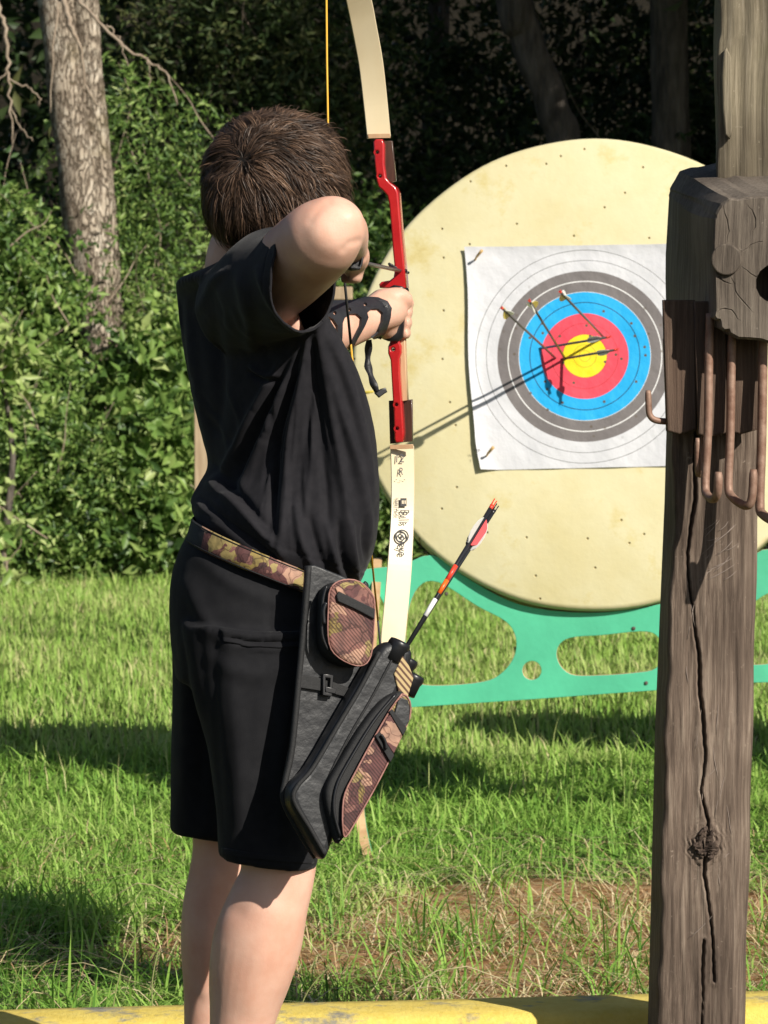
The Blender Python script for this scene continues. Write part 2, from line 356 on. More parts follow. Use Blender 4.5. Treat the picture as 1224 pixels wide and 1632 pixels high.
# ================================================================== GROUND
def dirt_mask(x, y):
    a = np.exp(-(((x-.98)/1.02)**4 + ((y-7.35)/.78)**4))*1.25
    b = np.exp(-(((x+.33)/.30)**2 + ((y-7.25)/.30)**2))*.7
    c = np.exp(-(((x+.95)/.3)**2 + ((y-8.0)/.3)**2))*.25
    return np.clip(a + b + c + .33*snoise(x, y, 0, 3.2, 3) - .06, 0, 1)
def ground_h(x, y):
    return (.012*snoise(x, y, 0, 3, 5) + .007*snoise(x, y, 0, 14, 6))*((y > 6.4) & (y < 40))
gx = np.unique(np.concatenate([np.linspace(-120, -5, 14), np.linspace(-5, 5, 201), np.linspace(5, 120, 14)]))
gy = np.unique(np.concatenate([np.linspace(-80, 5.5, 12), np.linspace(5.5, 10.5, 130), np.linspace(10.5, 24, 90), np.linspace(24, 160, 16)]))
GX, GY = np.meshgrid(gx, gy); nx, ny = len(gx), len(gy)
rise = np.clip((GY-27)/30, 0, 1)**1.3*9
gv = np.stack([GX.ravel(), GY.ravel(), (ground_h(GX, GY)+rise).ravel()], 1)
ii = (np.arange(ny-1)[:, None]*nx + np.arange(nx-1)[None]).ravel()
gme = np_mesh(gv, np.stack([ii, ii+1, ii+nx+1, ii+nx], 1), 'ground', {'dirt': dirt_mask(GX, GY).ravel(), 'wood': np.clip((GY-18.6)/.8, 0, 1).ravel()})
def ground_mat():
    m = bpy.data.materials.new('soil_and_turf'); m.use_nodes = True; n = m.node_tree; b = n.nodes['Principled BSDF']; L = n.links.new
    tc = n.nodes.new('ShaderNodeTexCoord')
    def nz(s, d=8, r=.65):
        q = n.nodes.new('ShaderNodeTexNoise'); q.inputs['Scale'].default_value = s; q.inputs['Detail'].default_value = d; q.inputs['Roughness'].default_value = r; L(tc.outputs['Object'], q.inputs['Vector']); return q.outputs['Fac']
    dirt = ramp_nodes(n, nz(16), [(.32, (.26, .12, .05)), (.5, (.54, .30, .14)), (.68, (.72, .49, .28))])
    turf = ramp_nodes(n, nz(9), [(.3, (.035, .045, .014)), (.6, (.075, .085, .028)), (.75, (.15, .12, .05))])
    litter = ramp_nodes(n, nz(12), [(.3, (.012, .011, .007)), (.7, (.035, .028, .017))])
    a = n.nodes.new('ShaderNodeAttribute'); a.attribute_name = 'dirt'; a2 = n.nodes.new('ShaderNodeAttribute'); a2.attribute_name = 'wood'
    f = ramp_nodes(n, a.outputs['Fac'], [(.2, (0, 0, 0)), (.6, (1, 1, 1))])
    m1 = n.nodes.new('ShaderNodeMixRGB'); L(f, m1.inputs[0]); L(turf, m1.inputs[1]); L(dirt, m1.inputs[2])
    m2 = n.nodes.new('ShaderNodeMixRGB'); L(a2.outputs['Fac'], m2.inputs[0]); L(m1.outputs[0], m2.inputs[1]); L(litter, m2.inputs[2])
    L(m2.outputs[0], b.inputs['Base Color']); b.inputs['Roughness'].default_value = .95; b.inputs['Specular IOR Level'].default_value = .1
    bp = n.nodes.new('ShaderNodeBump'); bp.inputs['Distance'].default_value = .03; L(nz(60, 8, .7), bp.inputs['Height']); L(bp.outputs[0], b.inputs['Normal'])
    return m
tag(ob('ground', gme, ground_mat()), kind='structure')

# kerb
def kerb_mat():
    m = bpy.data.materials.new('worn_yellow_paint'); m.use_nodes = True; n = m.node_tree; b = n.nodes['Principled BSDF']; L = n.links.new
    tc = n.nodes.new('ShaderNodeTexCoord')
    def nz(s, d=6):
        q = n.nodes.new('ShaderNodeTexNoise'); q.inputs['Scale'].default_value = s; q.inputs['Detail'].default_value = d; q.inputs['Roughness'].default_value = .7; L(tc.outputs['Object'], q.inputs['Vector']); return q.outputs['Fac']
    y = ramp_nodes(n, nz(30), [(.3, (.68, .50, .08)), (.7, (.78, .62, .16))]); g = ramp_nodes(n, nz(60), [(.3, (.20, .18, .13)), (.7, (.36, .33, .26))])
    f = ramp_nodes(n, nz(5, 9), [(.52, (0, 0, 0)), (.60, (1, 1, 1))])
    mx = n.nodes.new('ShaderNodeMixRGB'); L(f, mx.inputs[0]); L(y, mx.inputs[1]); L(g, mx.inputs[2]); L(mx.outputs[0], b.inputs['Base Color']); b.inputs['Roughness'].default_value = .8
    bp = n.nodes.new('ShaderNodeBump'); bp.inputs['Distance'].default_value = .004; L(nz(90), bp.inputs['Height']); L(bp.outputs[0], b.inputs['Normal']); return m
kr = []
KA, KB = P(0, 1618, 6.05), P(1224, 1578, 6.22)
KA.z = KB.z = 0; kd = (KB-KA).normalized(); kn = Vector((kd.y, -kd.x, 0))          # kn towards camera
for s in np.linspace(-4, 5.5, 120):
    c = KA + kd*float(s); r = []
    for k, (a, z) in enumerate(((-.0, -.05), (.0, .07), (.002, .110), (.010, .119), (.05, .1215), (.11, .121), (.152, .119), (.163, .108), (.19, -.05))):
        j = .0022*snoise(np.array([s*1.0]), np.array([k*3.0]), 0, 5, 9)[0]
        r.append(c + kn*(a+j) + Vector((0, 0, z + (j if z > 0 else 0))))
    kr.append(r)
kv, kf = rings(kr)
tag(ob('kerb', mesh(kv, kf), kerb_mat()), kind='structure')

# grass ------------------------------------------------------------
def blades(x, y, h, wd, lean, tint, nseg=3, z0=None, az=None):
    n = len(x); az = rng.uniform(0, 2*np.pi, n) if az is None else az
    cx, sx = np.cos(az), np.sin(az); z0 = ground_h(x, y) if z0 is None else z0
    t = np.linspace(0, 1, nseg+1); V = []
    for k, tt in enumerate(t):
        r = lean*tt**1.7*h; zz = h*(tt - .42*np.minimum(lean, 1.6)*tt**2.2); zz = np.maximum(zz, .004)
        wv = wd*.5*(1-tt**1.8)*(1 if k else .7)
        px_, py_, pz_ = x + cx*r, y + sx*r, z0 + zz - (.004 if k == 0 else 0)
        if k < nseg:
            V.append(np.stack([px_ - sx*wv, py_ + cx*wv, pz_], 1)); V.append(np.stack([px_ + sx*wv, py_ - cx*wv, pz_], 1))
        else: V.append(np.stack([px_, py_, pz_], 1))
    m = 2*nseg+1; V = np.stack(V, 1).reshape(-1, 3); b = np.arange(n)*m; T = []
    for k in range(nseg-1):
        a = 2*k; T += [np.stack([b+a, b+a+1, b+a+3], 1), np.stack([b+a, b+a+3, b+a+2], 1)]
    T.append(np.stack([b+m-3, b+m-2, b+m-1], 1))
    return V, np.concatenate(T), np.repeat(tint, m)
def cat_blades(lst):
    V, T, A, o = [], [], [], 0
    for v, t, a in lst: V.append(v); T.append(t+o); A.append(a); o += len(v)
    return np.concatenate(V), np.concatenate(T), np.concatenate(A)
def scatter(n, x0, x1, y0, y1): return rng.uniform(x0, x1, n), rng.uniform(y0, y1, n)
grass_cols = [(.075, .18, .03), (.18, .36, .055), (.30, .49, .09), (.43, .56, .16), (.60, .56, .28)]
grass_m = mat('grass_blade', (.1, .2, .03), .55, attr=('tint', grass_cols), transl=.3, spec=.25)
L_ = []
def kerb_back(x): # y of the kerb's back edge
    return KA.y + (x-KA.x)*kd.y/kd.x
# near turf
x, y = scatter(190000, -2.3, 2.6, 6.1, 10.6)
y = 6.1 + (y-6.1)
cl = snoise(x, y, 0, 5, 11); dm = dirt_mask(x, y)
keep = (rng.uniform(0, 1, len(x)) > np.clip(dm*1.45, 0, .965)) & (y > kerb_back(x)+.015) & (rng.uniform(0, 1, len(x)) < .72+.4*cl)
x, y, cl, dm = x[keep], y[keep], cl[keep], dm[keep]; n = len(x)
h = rng.gamma(4, .0100, n)*(1+.5*cl)*(1-.45*dm)+.012; h = np.clip(h, .012, .19)
tint = np.clip(.46 + .2*cl + .14*snoise(x, y, 0, 1.6, 77) + rng.normal(0, .13, n) + .18*dm + (rng.uniform(0, 1, n) < .03)*.4, 0, 1)
L_.append(blades(x, y, h, rng.uniform(.003, .0080, n), np.abs(rng.normal(1.1, .55, n)), tint, 3))
# far turf
x, y = scatter(210000, -4.2, 4.4, 10.5, 19.6); cl = snoise(x, y, 0, 3, 12); n = len(x)
h = np.clip(rng.gamma(5, .008, n)*(1+.4*cl)+.015, .015, .12)
tint = np.clip(.60 + .15*cl + .12*snoise(x, y, 0, .9, 78) + rng.normal(0, .12, n) + (rng.uniform(0, 1, n) < .10)*.3, 0, 1)
L_.append(blades(x, y, h, rng.uniform(.004, .010, n), np.abs(rng.normal(.55, .35, n)), tint, 2))
# tall seed stalks in the far turf
x, y = scatter(3000, -4, 4.2, 9.2, 18.6); n = len(x)
L_.append(blades(x, y, rng.uniform(.08, .16, n), np.full(n, .0035), np.abs(rng.normal(.25, .2, n)), np.clip(rng.normal(.85, .12, n), 0, 1), 2))
# tangled tufts near the kerb
tx, ty = scatter(170, -2.0, 2.2, 6.2, 8.3); 
for a, b_ in zip(tx, ty):
    if b_ < kerb_back(a)+.04: continue
    k = int(rng.integers(14, 44)) if a < .2 else int(rng.integers(6, 22)); s = rng.uniform(.02, .07)
    xx = rng.normal(a, s, k); yy = np.maximum(rng.normal(b_, s, k), kerb_back(a)+.02)
    L_.append(blades(xx, yy, rng.uniform(.07, .20, k), rng.uniform(.003, .0065, k), np.abs(rng.normal(1.0, .5, k)), np.clip(rng.normal(.33, .17, k), 0, 1), 3))
V, T, A = cat_blades(L_)
tag(ob('grass', np_mesh(V, T, 'grass', {'tint': A}), grass_m, smooth=False), 'green lawn grass between the yellow kerb and the bushes', 'grass', kind='stuff')
# straw lying on the bare soil and in the near turf
x, y = scatter(15000, -2.2, 2.6, 6.15, 8.9); dm = dirt_mask(x, y); keep = (rng.uniform(0, 1, len(x)) < .25+.7*dm+.25*(y < 7.3)) & (y > kerb_back(x)+.02); x, y = x[keep], y[keep]; n = len(x)
st = blades(x, y, rng.uniform(.03, .15, n), rng.uniform(.0018, .0042, n), rng.uniform(1.5, 2.6, n), rng.uniform(0, 1, n), 2)
straw_m = mat('dry_straw', (.4, .3, .15), .8, attr=('tint', [(.36, .20, .10), (.56, .40, .21), (.70, .58, .36), (.28, .32, .10)]))
tag(ob('straw', np_mesh(st[0], st[1], 'straw', {'tint': st[2]}), straw_m, smooth=False), 'dry straw and clippings lying on the bare brown soil', 'straw', kind='stuff')
rp = []
for k in range(34):
    x0, y0 = random.uniform(-1.3, .25), random.uniform(6.35, 7.9); az_ = random.uniform(0, 6.28); ln_ = random.uniform(.12, .35); hh = random.uniform(.02, .10)
    pts = [(x0+math.cos(az_)*ln_*t, y0+math.sin(az_)*ln_*t*.6, .02+hh*math.sin(math.pi*min(1, t*1.05))+.01*math.sin(t*7+k)) for t in np.linspace(0, 1, 7)]
    rp.append(tube(pts, [.0010]*6+[.0004], 4))
tag(ob('dry_runners', mesh(*join_parts(rp)), mat('dry_runner', (.42, .36, .18), .8, var=(.55, .46, .28), scale=30)), 'tangle of dry grass runners in the near turf left of the legs', 'grass', kind='stuff')
# a few grass weeds with seed heads standing at the kerb
def seed_weed(base, tip, label, blades_=3):
    e = empty('seed_grass', base, label, 'weed', 'tall seed grasses by the kerb')
    b0, t0 = Vector(base), Vector(tip); mid = (b0+t0)/2 + Vector((-.01, 0, .02))
    pts = smooth_path([tuple(b0), tuple(mid), tuple(t0)], 6)
    v, f = tube([q for q in pts], [.0016*(1-.5*i/len(pts)) for i in range(len(pts))], 5)
    ob('stalk', mesh(v, f), grass_stalk, e)
    vs, fs = [], []
    d = (t0-mid).normalized()
    for i in range(26):
        c = t0 - d*.0028*i; s = 1 if i % 2 else -1
        q = (d*.8 + d.cross(Vector((0, 1, 0)))*s*.55 + Vector((0, random.uniform(-.4, .4), 0))).normalized()
        pr = [c, c+q*.004+Vector((0, -.0014, 0)), c+q*.0085, c+q*.004+Vector((0, .0014, 0)), c+q*.004+d.cross(Vector((0,1,0)))*.0014*s]
        o_ = len(vs); vs += pr; fs += [(o_, o_+1, o_+2), (o_, o_+2, o_+3), (o_, o_+4, o_+2)]
    ob('seed_head', mesh(vs, fs), seed_m, e, False)
    k = blades_; a = blades(rng.normal(b0.x, .01, k), rng.normal(b0.y, .008, k), rng.uniform(.10, .2, k), np.full(k, .005), rng.uniform(.3, .9, k), np.full(k, .4), 3, z0=np.full(k, b0.z))
    ob('leaf_blade', np_mesh(a[0], a[1], 'l', {'tint': a[2]}), grass_m, e, False)
grass_stalk = mat('weed_stalk', (.22, .24, .08), .6); seed_m = mat('seed_husk', (.30, .22, .13), .8, var=(.42, .33, .2), scale=200)
seed_weed((P(322, 1700, 5.86).x, 5.86, 0), P(362, 1588, 5.84), 'grass stalk with seed head in front of the near bare leg')
seed_weed((P(462, 1640, 6.27).x, 6.27, .0), P(527, 1538, 6.3), 'seed grass stalk leaning right beside the near bare leg')
seed_weed((P(170, 1640, 6.3).x, 6.3, .0), P(232, 1462, 6.34), 'slender seed grass left of the far bare leg')
seed_weed((P(250, 1640, 6.28).x, 6.28, 0), P(252, 1515, 6.32), 'short upright seed grass just left of the bare legs')
# ================================================================== VEGETATION
def leaf_cloud(c, d, ln, wd, tint, fold=.25):
    """diamond leaves at c with direction d"""
    n = len(c); d = d/np.linalg.norm(d, axis=1, keepdims=True)
    r = rng.normal(size=(n, 3)); r[:, 2] *= .5; s = np.cross(d, r); s /= np.linalg.norm(s, axis=1, keepdims=True)+1e-9
    up = np.cross(s, d); ln = ln[:, None]; wd = wd[:, None]
    v0 = c; v1 = c + d*ln*.45 + s*wd*.5 + up*wd*fold; v2 = c + d*ln - up*ln*.12; v3 = c + d*ln*.45 - s*wd*.5 + up*wd*fold
    V = np.stack([v0, v1, v2, v3], 1).reshape(-1, 3); b = np.arange(n)*4
    T = np.concatenate([np.stack([b, b+1, b+2], 1), np.stack([b, b+2, b+3], 1)])
    return V, T, np.repeat(tint, 4)
def sprigs(n, pos_fn, per=12, slen=.35, ll=.035, lw=.016, droop=.3, out=None, tb=.5):
    o, nrm = pos_fn(n)
    d = nrm + rng.normal(0, .55, (n, 3)); d[:, 2] += .25; d /= np.linalg.norm(d, axis=1, keepdims=True)
    C, D, TT = [], [], []
    sl = rng.uniform(.5, 1.3, n)*slen; tone = rng.normal(tb, .2, n)
    for k in range(per):
        t = (k+.5)/per; p = o + d*(sl*t)[:, None]; p[:, 2] -= droop*sl*t*t
        sd = np.cross(d, rng.normal(size=(n, 3))); sd /= np.linalg.norm(sd, axis=1, keepdims=True)+1e-9
        C.append(p + rng.normal(0, .006, p.shape)); D.append(d*.45 + sd + rng.normal(0, .25, p.shape)); TT.append(np.clip(tone + rng.normal(0, .09, n), 0, 1))
    C, D, TT = np.concatenate(C), np.concatenate(D), np.concatenate(TT); m = len(C)
    return leaf_cloud(C, D, rng.uniform(.55, 1.5, m)*ll, rng.uniform(.7, 1.3, m)*lw, TT)
leaf_cols = [(.02, .042, .016), (.06, .12, .03), (.145, .25, .055), (.27, .39, .10), (.42, .50, .19)]
leaf_m = mat('green_leaf', (.06, .12, .03), .42, attr=('tint', leaf_cols), transl=.28, spec=.35)
shaded_leaf_cols = [(.010, .020, .008), (.022, .042, .013), (.038, .066, .02), (.06, .09, .03), (.10, .11, .04)]  # darker copy of the leaf colours, deep shade of the wood put in
shaded_leaf_m = mat('shaded_green_leaf', (.03, .06, .02), .5, attr=('tint', shaded_leaf_cols), transl=.22, spec=.25)
def blob(cx, cy, cz, rx, ry, rz, shell=.55, front=0, K=0):
    def fn(n):
        u = rng.normal(size=(n, 3)); u /= np.linalg.norm(u, axis=1, keepdims=True)
        if front: u[:, 1] = -np.abs(u[:, 1])*front - (1-front)*u[:, 1]
        if K:
            rk = np.random.default_rng(int(abs(cx*91+cz*53+cy*7)*10) % 9999); C_ = rk.normal(size=(K, 3)); C_ /= np.linalg.norm(C_, axis=1, keepdims=True)
            if front: C_[:, 1] = -np.abs(C_[:, 1])
            C_ *= rk.uniform(.45, .95, (K, 1)); sr = rk.uniform(.22, .48, K); w_ = sr**2; i_ = rk.choice(K, n, p=w_/w_.sum())
            q_ = C_[i_] + u*(sr[i_]*rng.uniform(.6, 1.05, n))[:, None]
            return np.stack([cx + rx*q_[:, 0], cy + ry*q_[:, 1], cz + rz*q_[:, 2]], 1), u
        r = rng.uniform(shell, 1, n)**.6 * (1 + .22*snoise(u[:, 0], u[:, 1], u[:, 2], 4, int(abs(cx*37+cz*11)) % 90+1))
        p = np.stack([cx + rx*u[:, 0]*r, cy + ry*u[:, 1]*r, cz + rz*u[:, 2]*r], 1)
        return p[:, :], u
    return fn
def stems(base, tops, r0):
    parts = []
    for t in tops:
        a, b = Vector(base), Vector(t); m = (a+b)/2 + Vector((random.uniform(-.1, .1), random.uniform(-.1, .1), .1))
        q = smooth_path([tuple(a), tuple(m), tuple(b)], 4); parts.append(tube([p for p in q], [r0*(1-.75*i/(len(q)-1)) for i in range(len(q))], 6))
    return mesh(*join_parts(parts))
def shrub(label, blobs, n, leaf=(.035, .016), mt=None, per=12, slen=.3, droop=.35, name='shrub', tb=.5, cat='bush', group='bushes along the wood edge', front=.75):
    bx_, by_ = np.mean([b[0] for b in blobs]), np.mean([b[1] for b in blobs])
    e = empty(name, (bx_, by_, 0), label, cat, group)
    tot = sum(b[3]*b[5] for b in blobs); Ls = []
    for b in blobs:
        v = sprigs(int(n*b[3]*b[5]/tot), blob(*b, front=front, K=15), per, slen, leaf[0], leaf[1], droop, tb=tb)
        v[0][:, 2] = np.maximum(v[0][:, 2], .01); Ls.append(v)
    V, T, A = cat_blades(Ls)
    ob('crown', np_mesh(V, T, 'crown', {'tint': A}), mt or leaf_m, e, False)
    ob('stem', stems((bx_, by_, -.02), [(b[0], b[1], b[2]+b[5]*.4) for b in blobs], .025), dbark, e)
    tw = [(b[0]+random.uniform(-.9, .9)*b[3], b[1]-random.uniform(.2, 1.0)*b[4], b[2]+random.uniform(-.6, 1.05)*b[5]) for b in blobs for _ in range(5)]
    ps = []
    for t_ in tw:
        a_ = Vector(t_); d_ = Vector((random.uniform(-.5, .5), random.uniform(-.3, .2), random.uniform(.3, 1))).normalized()*random.uniform(.25, .8)
        q_ = smooth_path([tuple(a_-d_*.5), tuple(a_-d_*.15+Vector((random.uniform(-.06, .06), 0, .02))), tuple(a_+d_*.2+Vector((random.uniform(-.05, .05), 0, 0))), tuple(a_+d_*.6)], 4); ps.append(tube(list(q_), [.005*(1-.8*i/len(q_)) for i in range(len(q_))], 5))
    tg = ob('twigs', mesh(*join_parts(ps)), twig_m, e); tg['kind'] = 'stuff'
    return e
def XZ(px, py, Y): q = P(px, py, Y); return q.x, q.z
def bl(px, py, Y, rpx, rpy, ry=.6):
    x, z = XZ(px, py, Y); return (x, Y, z, M_(rpx, Y), ry, M_(rpy, Y))
# lit bushes on the left
shrub('dense glossy bush low at the left beside the boy, brightly sunlit', [bl(60, 800, 18.4, 150, 120, .5), bl(-60, 650, 18.8, 120, 170)], 1500, (.045, .02), slen=.3)
shrub('low leafy bush directly left of the boy, under the big pale trunk', [bl(235, 790, 18.6, 130, 130, .5), bl(290, 660, 19.2, 90, 110)], 1050, (.075, .040), slen=.26, tb=.56)
shrub('fine feathery bush around the foot of the big pale trunk', [bl(140, 740, 18.6, 120, 60, .45), bl(275, 570, 19.8, 75, 100)], 800, (.038, .011), slen=.36, droop=.6, tb=.62)
shrub('sunlit vine thicket hanging at the left edge of the picture', [bl(15, 520, 18.9, 100, 140, .5), bl(25, 400, 19.0, 50, 90), bl(-70, 420, 19, 70, 190)], 1000, (.05, .026), slen=.34, droop=.7, tb=.52)
shrub('large light green weed leaves at the far left edge', [bl(-5, 610, 17.6, 45, 90, .25), bl(-10, 850, 17.6, 30, 60, .2)], 80, (.08, .04), slen=.26, per=7, tb=.78, cat='weed')
shrub('airy sprays of foliage between the pale trunk and the boy head', [bl(250, 300, 20.2, 120, 150, .5), bl(180, 420, 20, 60, 90)], 620, (.05, .014), slen=.55, droop=.8, tb=.5)
shrub('shaded bush behind the boy beyond the foam target', [bl(420, 780, 19.4, 140, 170), bl(560, 760, 19.6, 140, 150), bl(520, 520, 20.2, 150, 160)], 1500, (.055, .026), slen=.34, tb=.45)
shrub('bush behind the target stand low in the shade', [bl(760, 800, 19.8, 170, 130), bl(980, 790, 19.6, 180, 140), bl(1230, 780, 19.4, 170, 150)], 1500, (.055, .026), slen=.34, mt=shaded_leaf_m)
shrub('dark undergrowth in the wood above the top edge of the foam target', [bl(720, 420, 22.5, 230, 130), bl(1000, 330, 22.5, 260, 150), bl(1350, 420, 22, 200, 300)], 1300, (.08, .03), slen=.5, mt=shaded_leaf_m, tb=.4)
shrub('dark hanging foliage behind the boy head and the upper bow limb', [bl(450, 130, 21.4, 170, 180), bl(330, 40, 21.4, 120, 140)], 900, (.06, .022), slen=.5, droop=.8, mt=shaded_leaf_m, tb=.72)
shrub('dark foliage high in the wood right of the upper bow limb', [bl(760, 160, 24, 200, 190), bl(1000, 110, 24.5, 180, 170), bl(1230, 160, 23, 180, 220)], 900, (.08, .03), slen=.55, droop=.7, mt=shaded_leaf_m, tb=.45)
# side bushes beyond the frame (a step to either side would show them)
for k, (x_, y_, s_) in enumerate(((-4.1, 18.8, 1.0), (-5.6, 19.2, 1.2), (4.2, 19.2, 1.1), (5.7, 19.4, 1.2))):
    shrub(('thick bush at the wood edge, well left of the big pale trunk', 'farthest left bush of the wood edge', 'thick bush at the wood edge, right of the wooden post', 'farthest right bush of the wood edge')[k],
          [(x_, y_, .7*s_, .95*s_, .6, .8*s_), (x_+.2, y_+.6, 1.9*s_, .8, .6, .9*s_)], 900, (.06, .028), slen=.35)
# trees
def tree(label, pts, rad, crown=None, bark_m=dbark, nleaf=0, leaf=(.11, .05), limbs=(), name='tree', mt=None, seg=14):
    """pts: world points of the trunk; crown: list of (x,y,z,rx,ry,rz)"""
    e = empty(name, pts[0], label, 'tree', 'trees of the wood')
    a = smooth_path([tuple(p) + (r,) for p, r in zip(pts, rad)], 14)
    v, f = tube([q[:3] for q in a], [q[3] for q in a], seg)
    v = [q + Vector((0, 0, 0)) for q in v]
    co = np.array([tuple(q) for q in v]); cc = np.repeat(a[:, :3], seg, 0); dd = co-cc
    co = cc + dd*(1 + .13*snoise(co[:, 0], co[:, 1], co[:, 2]*.3, 9, 21) + .07*snoise(co[:, 0], co[:, 1], co[:, 2]*.6, 28, 22))[:, None]
    ob('trunk', mesh([tuple(q) for q in co], f), bark_m, e)
    if limbs:
        ps = []
        for l in limbs:
            q = smooth_path(l, 6); ps.append(tube([p[:3] for p in q], [p[3] for p in q], 8))
        for p_ in ps: ob('limb', mesh(*p_), bark_m, e)
    if crown:
        Ls = []; tot = sum(c[3]*c[5] for c in crown)
        for c in crown: Ls.append(sprigs(int(nleaf*c[3]*c[5]/tot), blob(*c, shell=.25), 9, .7, leaf[0], leaf[1], .5, tb=.5))
        V, T, A = cat_blades(Ls); ob('crown', np_mesh(V, T, 'crown', {'tint': A}), mt or shaded_leaf_m, e, False)
    return e
def W(px, py, Y): return tuple(P(px, py, Y))
def L4(*pp): return [tuple(P(a, b, c)) + (r,) for a, b, c, r in pp]
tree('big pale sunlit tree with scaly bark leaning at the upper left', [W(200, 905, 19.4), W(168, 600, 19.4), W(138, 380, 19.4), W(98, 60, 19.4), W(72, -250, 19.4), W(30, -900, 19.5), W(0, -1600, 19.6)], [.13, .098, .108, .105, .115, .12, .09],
     crown=[(-3.2, 20.5, 7.2, 2.2, 1.6, 1.6), (-1.6, 21, 8.6, 1.8, 1.5, 1.5)], nleaf=1100, bark_m=bark, seg=22,
     limbs=[L4((172, 620, 19.48, .07), (166, 420, 19.45, .085), (150, 200, 19.42, .075), (138, 60, 19.4, .075), (140, -160, 19.4, .085), (230, -700, 19.6, .09)),
            L4((178, 480, 19.5, .06), (198, 680, 19.5, .06), (222, 900, 19.5, .09))])
for k, l in enumerate((
    (((125, 0, 18.6, .012), (165, 45, 18.5, .011), (215, 85, 18.5, .009), (262, 115, 18.5, .007), (282, 168, 18.5, .004)), ((170, 40, 18.5, .006), (188, 60, 18.5, .004), (205, 105, 18.4, .003)), ((232, 92, 18.5, .005), (240, 118, 18.5, .003), (237, 140, 18.5, .002))),
    (((100, -10, 18.6, .02), (112, 40, 18.5, .016), (128, 75, 18.5, .011), (135, 130, 18.5, .008), (160, 175, 18.5, .005)), ((95, 0, 18.6, .008), (85, 60, 18.5, .006), (80, 180, 18.5, .004)), ((160, 150, 18.5, .004), (125, 165, 18.5, .003), (108, 185, 18.5, .002))),
    (((-10, -10, 18.3, .018), (5, 30, 18.3, .014), (12, 90, 18.3, .011), (14, 150, 18.3, .008), (20, 230, 18.3, .004)), ((14, 125, 18.3, .006), (40, 140, 18.3, .005), (62, 155, 18.3, .004), (62, 170, 18.3, .002)), ((16, 170, 18.3, .005), (30, 200, 18.3, .004), (52, 225, 18.3, .003)), ((10, 110, 18.3, .005), (-5, 135, 18.3, .004), (-15, 180, 18.3, .003))))):
    e = empty('bare_branch', P(*l[0][0][:3]), ('bare grey branch reaching right across the upper left of the wood', 'reddish dead branch hanging in front of the pale trunk', 'pale dead twigs hanging at the upper left corner')[k], 'branch', 'dead branches by the pale trunk')
    for q in l:
        a = smooth_path(L4(*q), 6); a[1:-1, :3] += rng.normal(0, .006, (len(a)-2, 3)); a[:, 3] *= .8; ob('twig', mesh(*tube([p[:3] for p in a], [p[3] for p in a], 7)), twig_m, e)
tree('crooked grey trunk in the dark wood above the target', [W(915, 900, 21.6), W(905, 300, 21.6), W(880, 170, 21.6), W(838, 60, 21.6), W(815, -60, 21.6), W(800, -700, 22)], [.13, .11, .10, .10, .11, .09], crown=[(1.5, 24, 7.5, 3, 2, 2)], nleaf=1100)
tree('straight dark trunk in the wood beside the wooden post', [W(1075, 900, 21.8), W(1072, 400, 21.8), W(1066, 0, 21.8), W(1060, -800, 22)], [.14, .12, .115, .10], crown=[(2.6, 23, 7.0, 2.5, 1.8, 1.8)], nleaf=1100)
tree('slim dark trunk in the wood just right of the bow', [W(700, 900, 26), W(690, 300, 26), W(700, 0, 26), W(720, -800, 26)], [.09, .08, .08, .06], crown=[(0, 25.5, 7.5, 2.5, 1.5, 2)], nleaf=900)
# big unseen trees added at the right so their crowns shade the wood
tree('broad leafy tree added out of view on the right to shade the wood', [(5.6, 17.6, 0), (5.5, 17.6, 2.4), (5.2, 17.5, 5), (5, 17.4, 8)], [.28, .24, .19, .1],
     crown=[(3.7, 17.9, 5.2, 1.9, 1.5, 1.3), (5.6, 17.2, 6.6, 2.3, 1.7, 1.7), (7.6, 17.2, 5.6, 2.0, 1.6, 1.6), (4.4, 18.8, 7.4, 2.0, 1.6, 1.5)], nleaf=3600, leaf=(.15, .075))
tree('second leafy shade tree added out of view, farther right behind the wooden post', [(9.4, 19, 0), (9.3, 19, 3), (9.2, 19, 8)], [.26, .2, .1],
     crown=[(8.8, 18.5, 5.5, 2.4, 1.8, 2.0), (9.8, 18.6, 8.0, 2.4, 1.8, 1.8)], nleaf=2000, leaf=(.16, .08))
tree('tall dark shade tree added out of view behind the big leafy tree', [(3.4, 22.5, 0), (3.4, 22.4, 3), (3.3, 22.2, 9)], [.2, .17, .1],
     crown=[(2.6, 21.2, 4.9, 1.9, 1.4, 1.3), (4.2, 21.6, 6.2, 2.2, 1.6, 1.7), (1.2, 22, 5.6, 1.7, 1.4, 1.3)], nleaf=2400, leaf=(.14, .07))
# the rest of the wood as one mass
def wall(n, x0, x1, y0, y1, z0, z1):
    def fn(m):
        p = np.stack([rng.uniform(x0, x1, m), rng.uniform(y0, y1, m), rng.uniform(z0, z1, m)], 1)
        d = np.tile(np.array([[0, -.6, .1]]), (m, 1)); return p, d
    return sprigs(n, fn, 10, .8, .14, .06, .6, tb=.45)
V, T, A = cat_blades([wall(4600, -13, 13, 26, 29, .1, 8.5), wall(3000, -13, -1.5, 22.5, 25.5, .1, 7), wall(2000, 3.5, 13, 23, 26, .1, 7)])
tag(ob('woodland', np_mesh(V, T, 'woodland', {'tint': A}), shaded_leaf_m, smooth=False), 'dark mass of woodland foliage behind everything', 'woodland', kind='stuff')

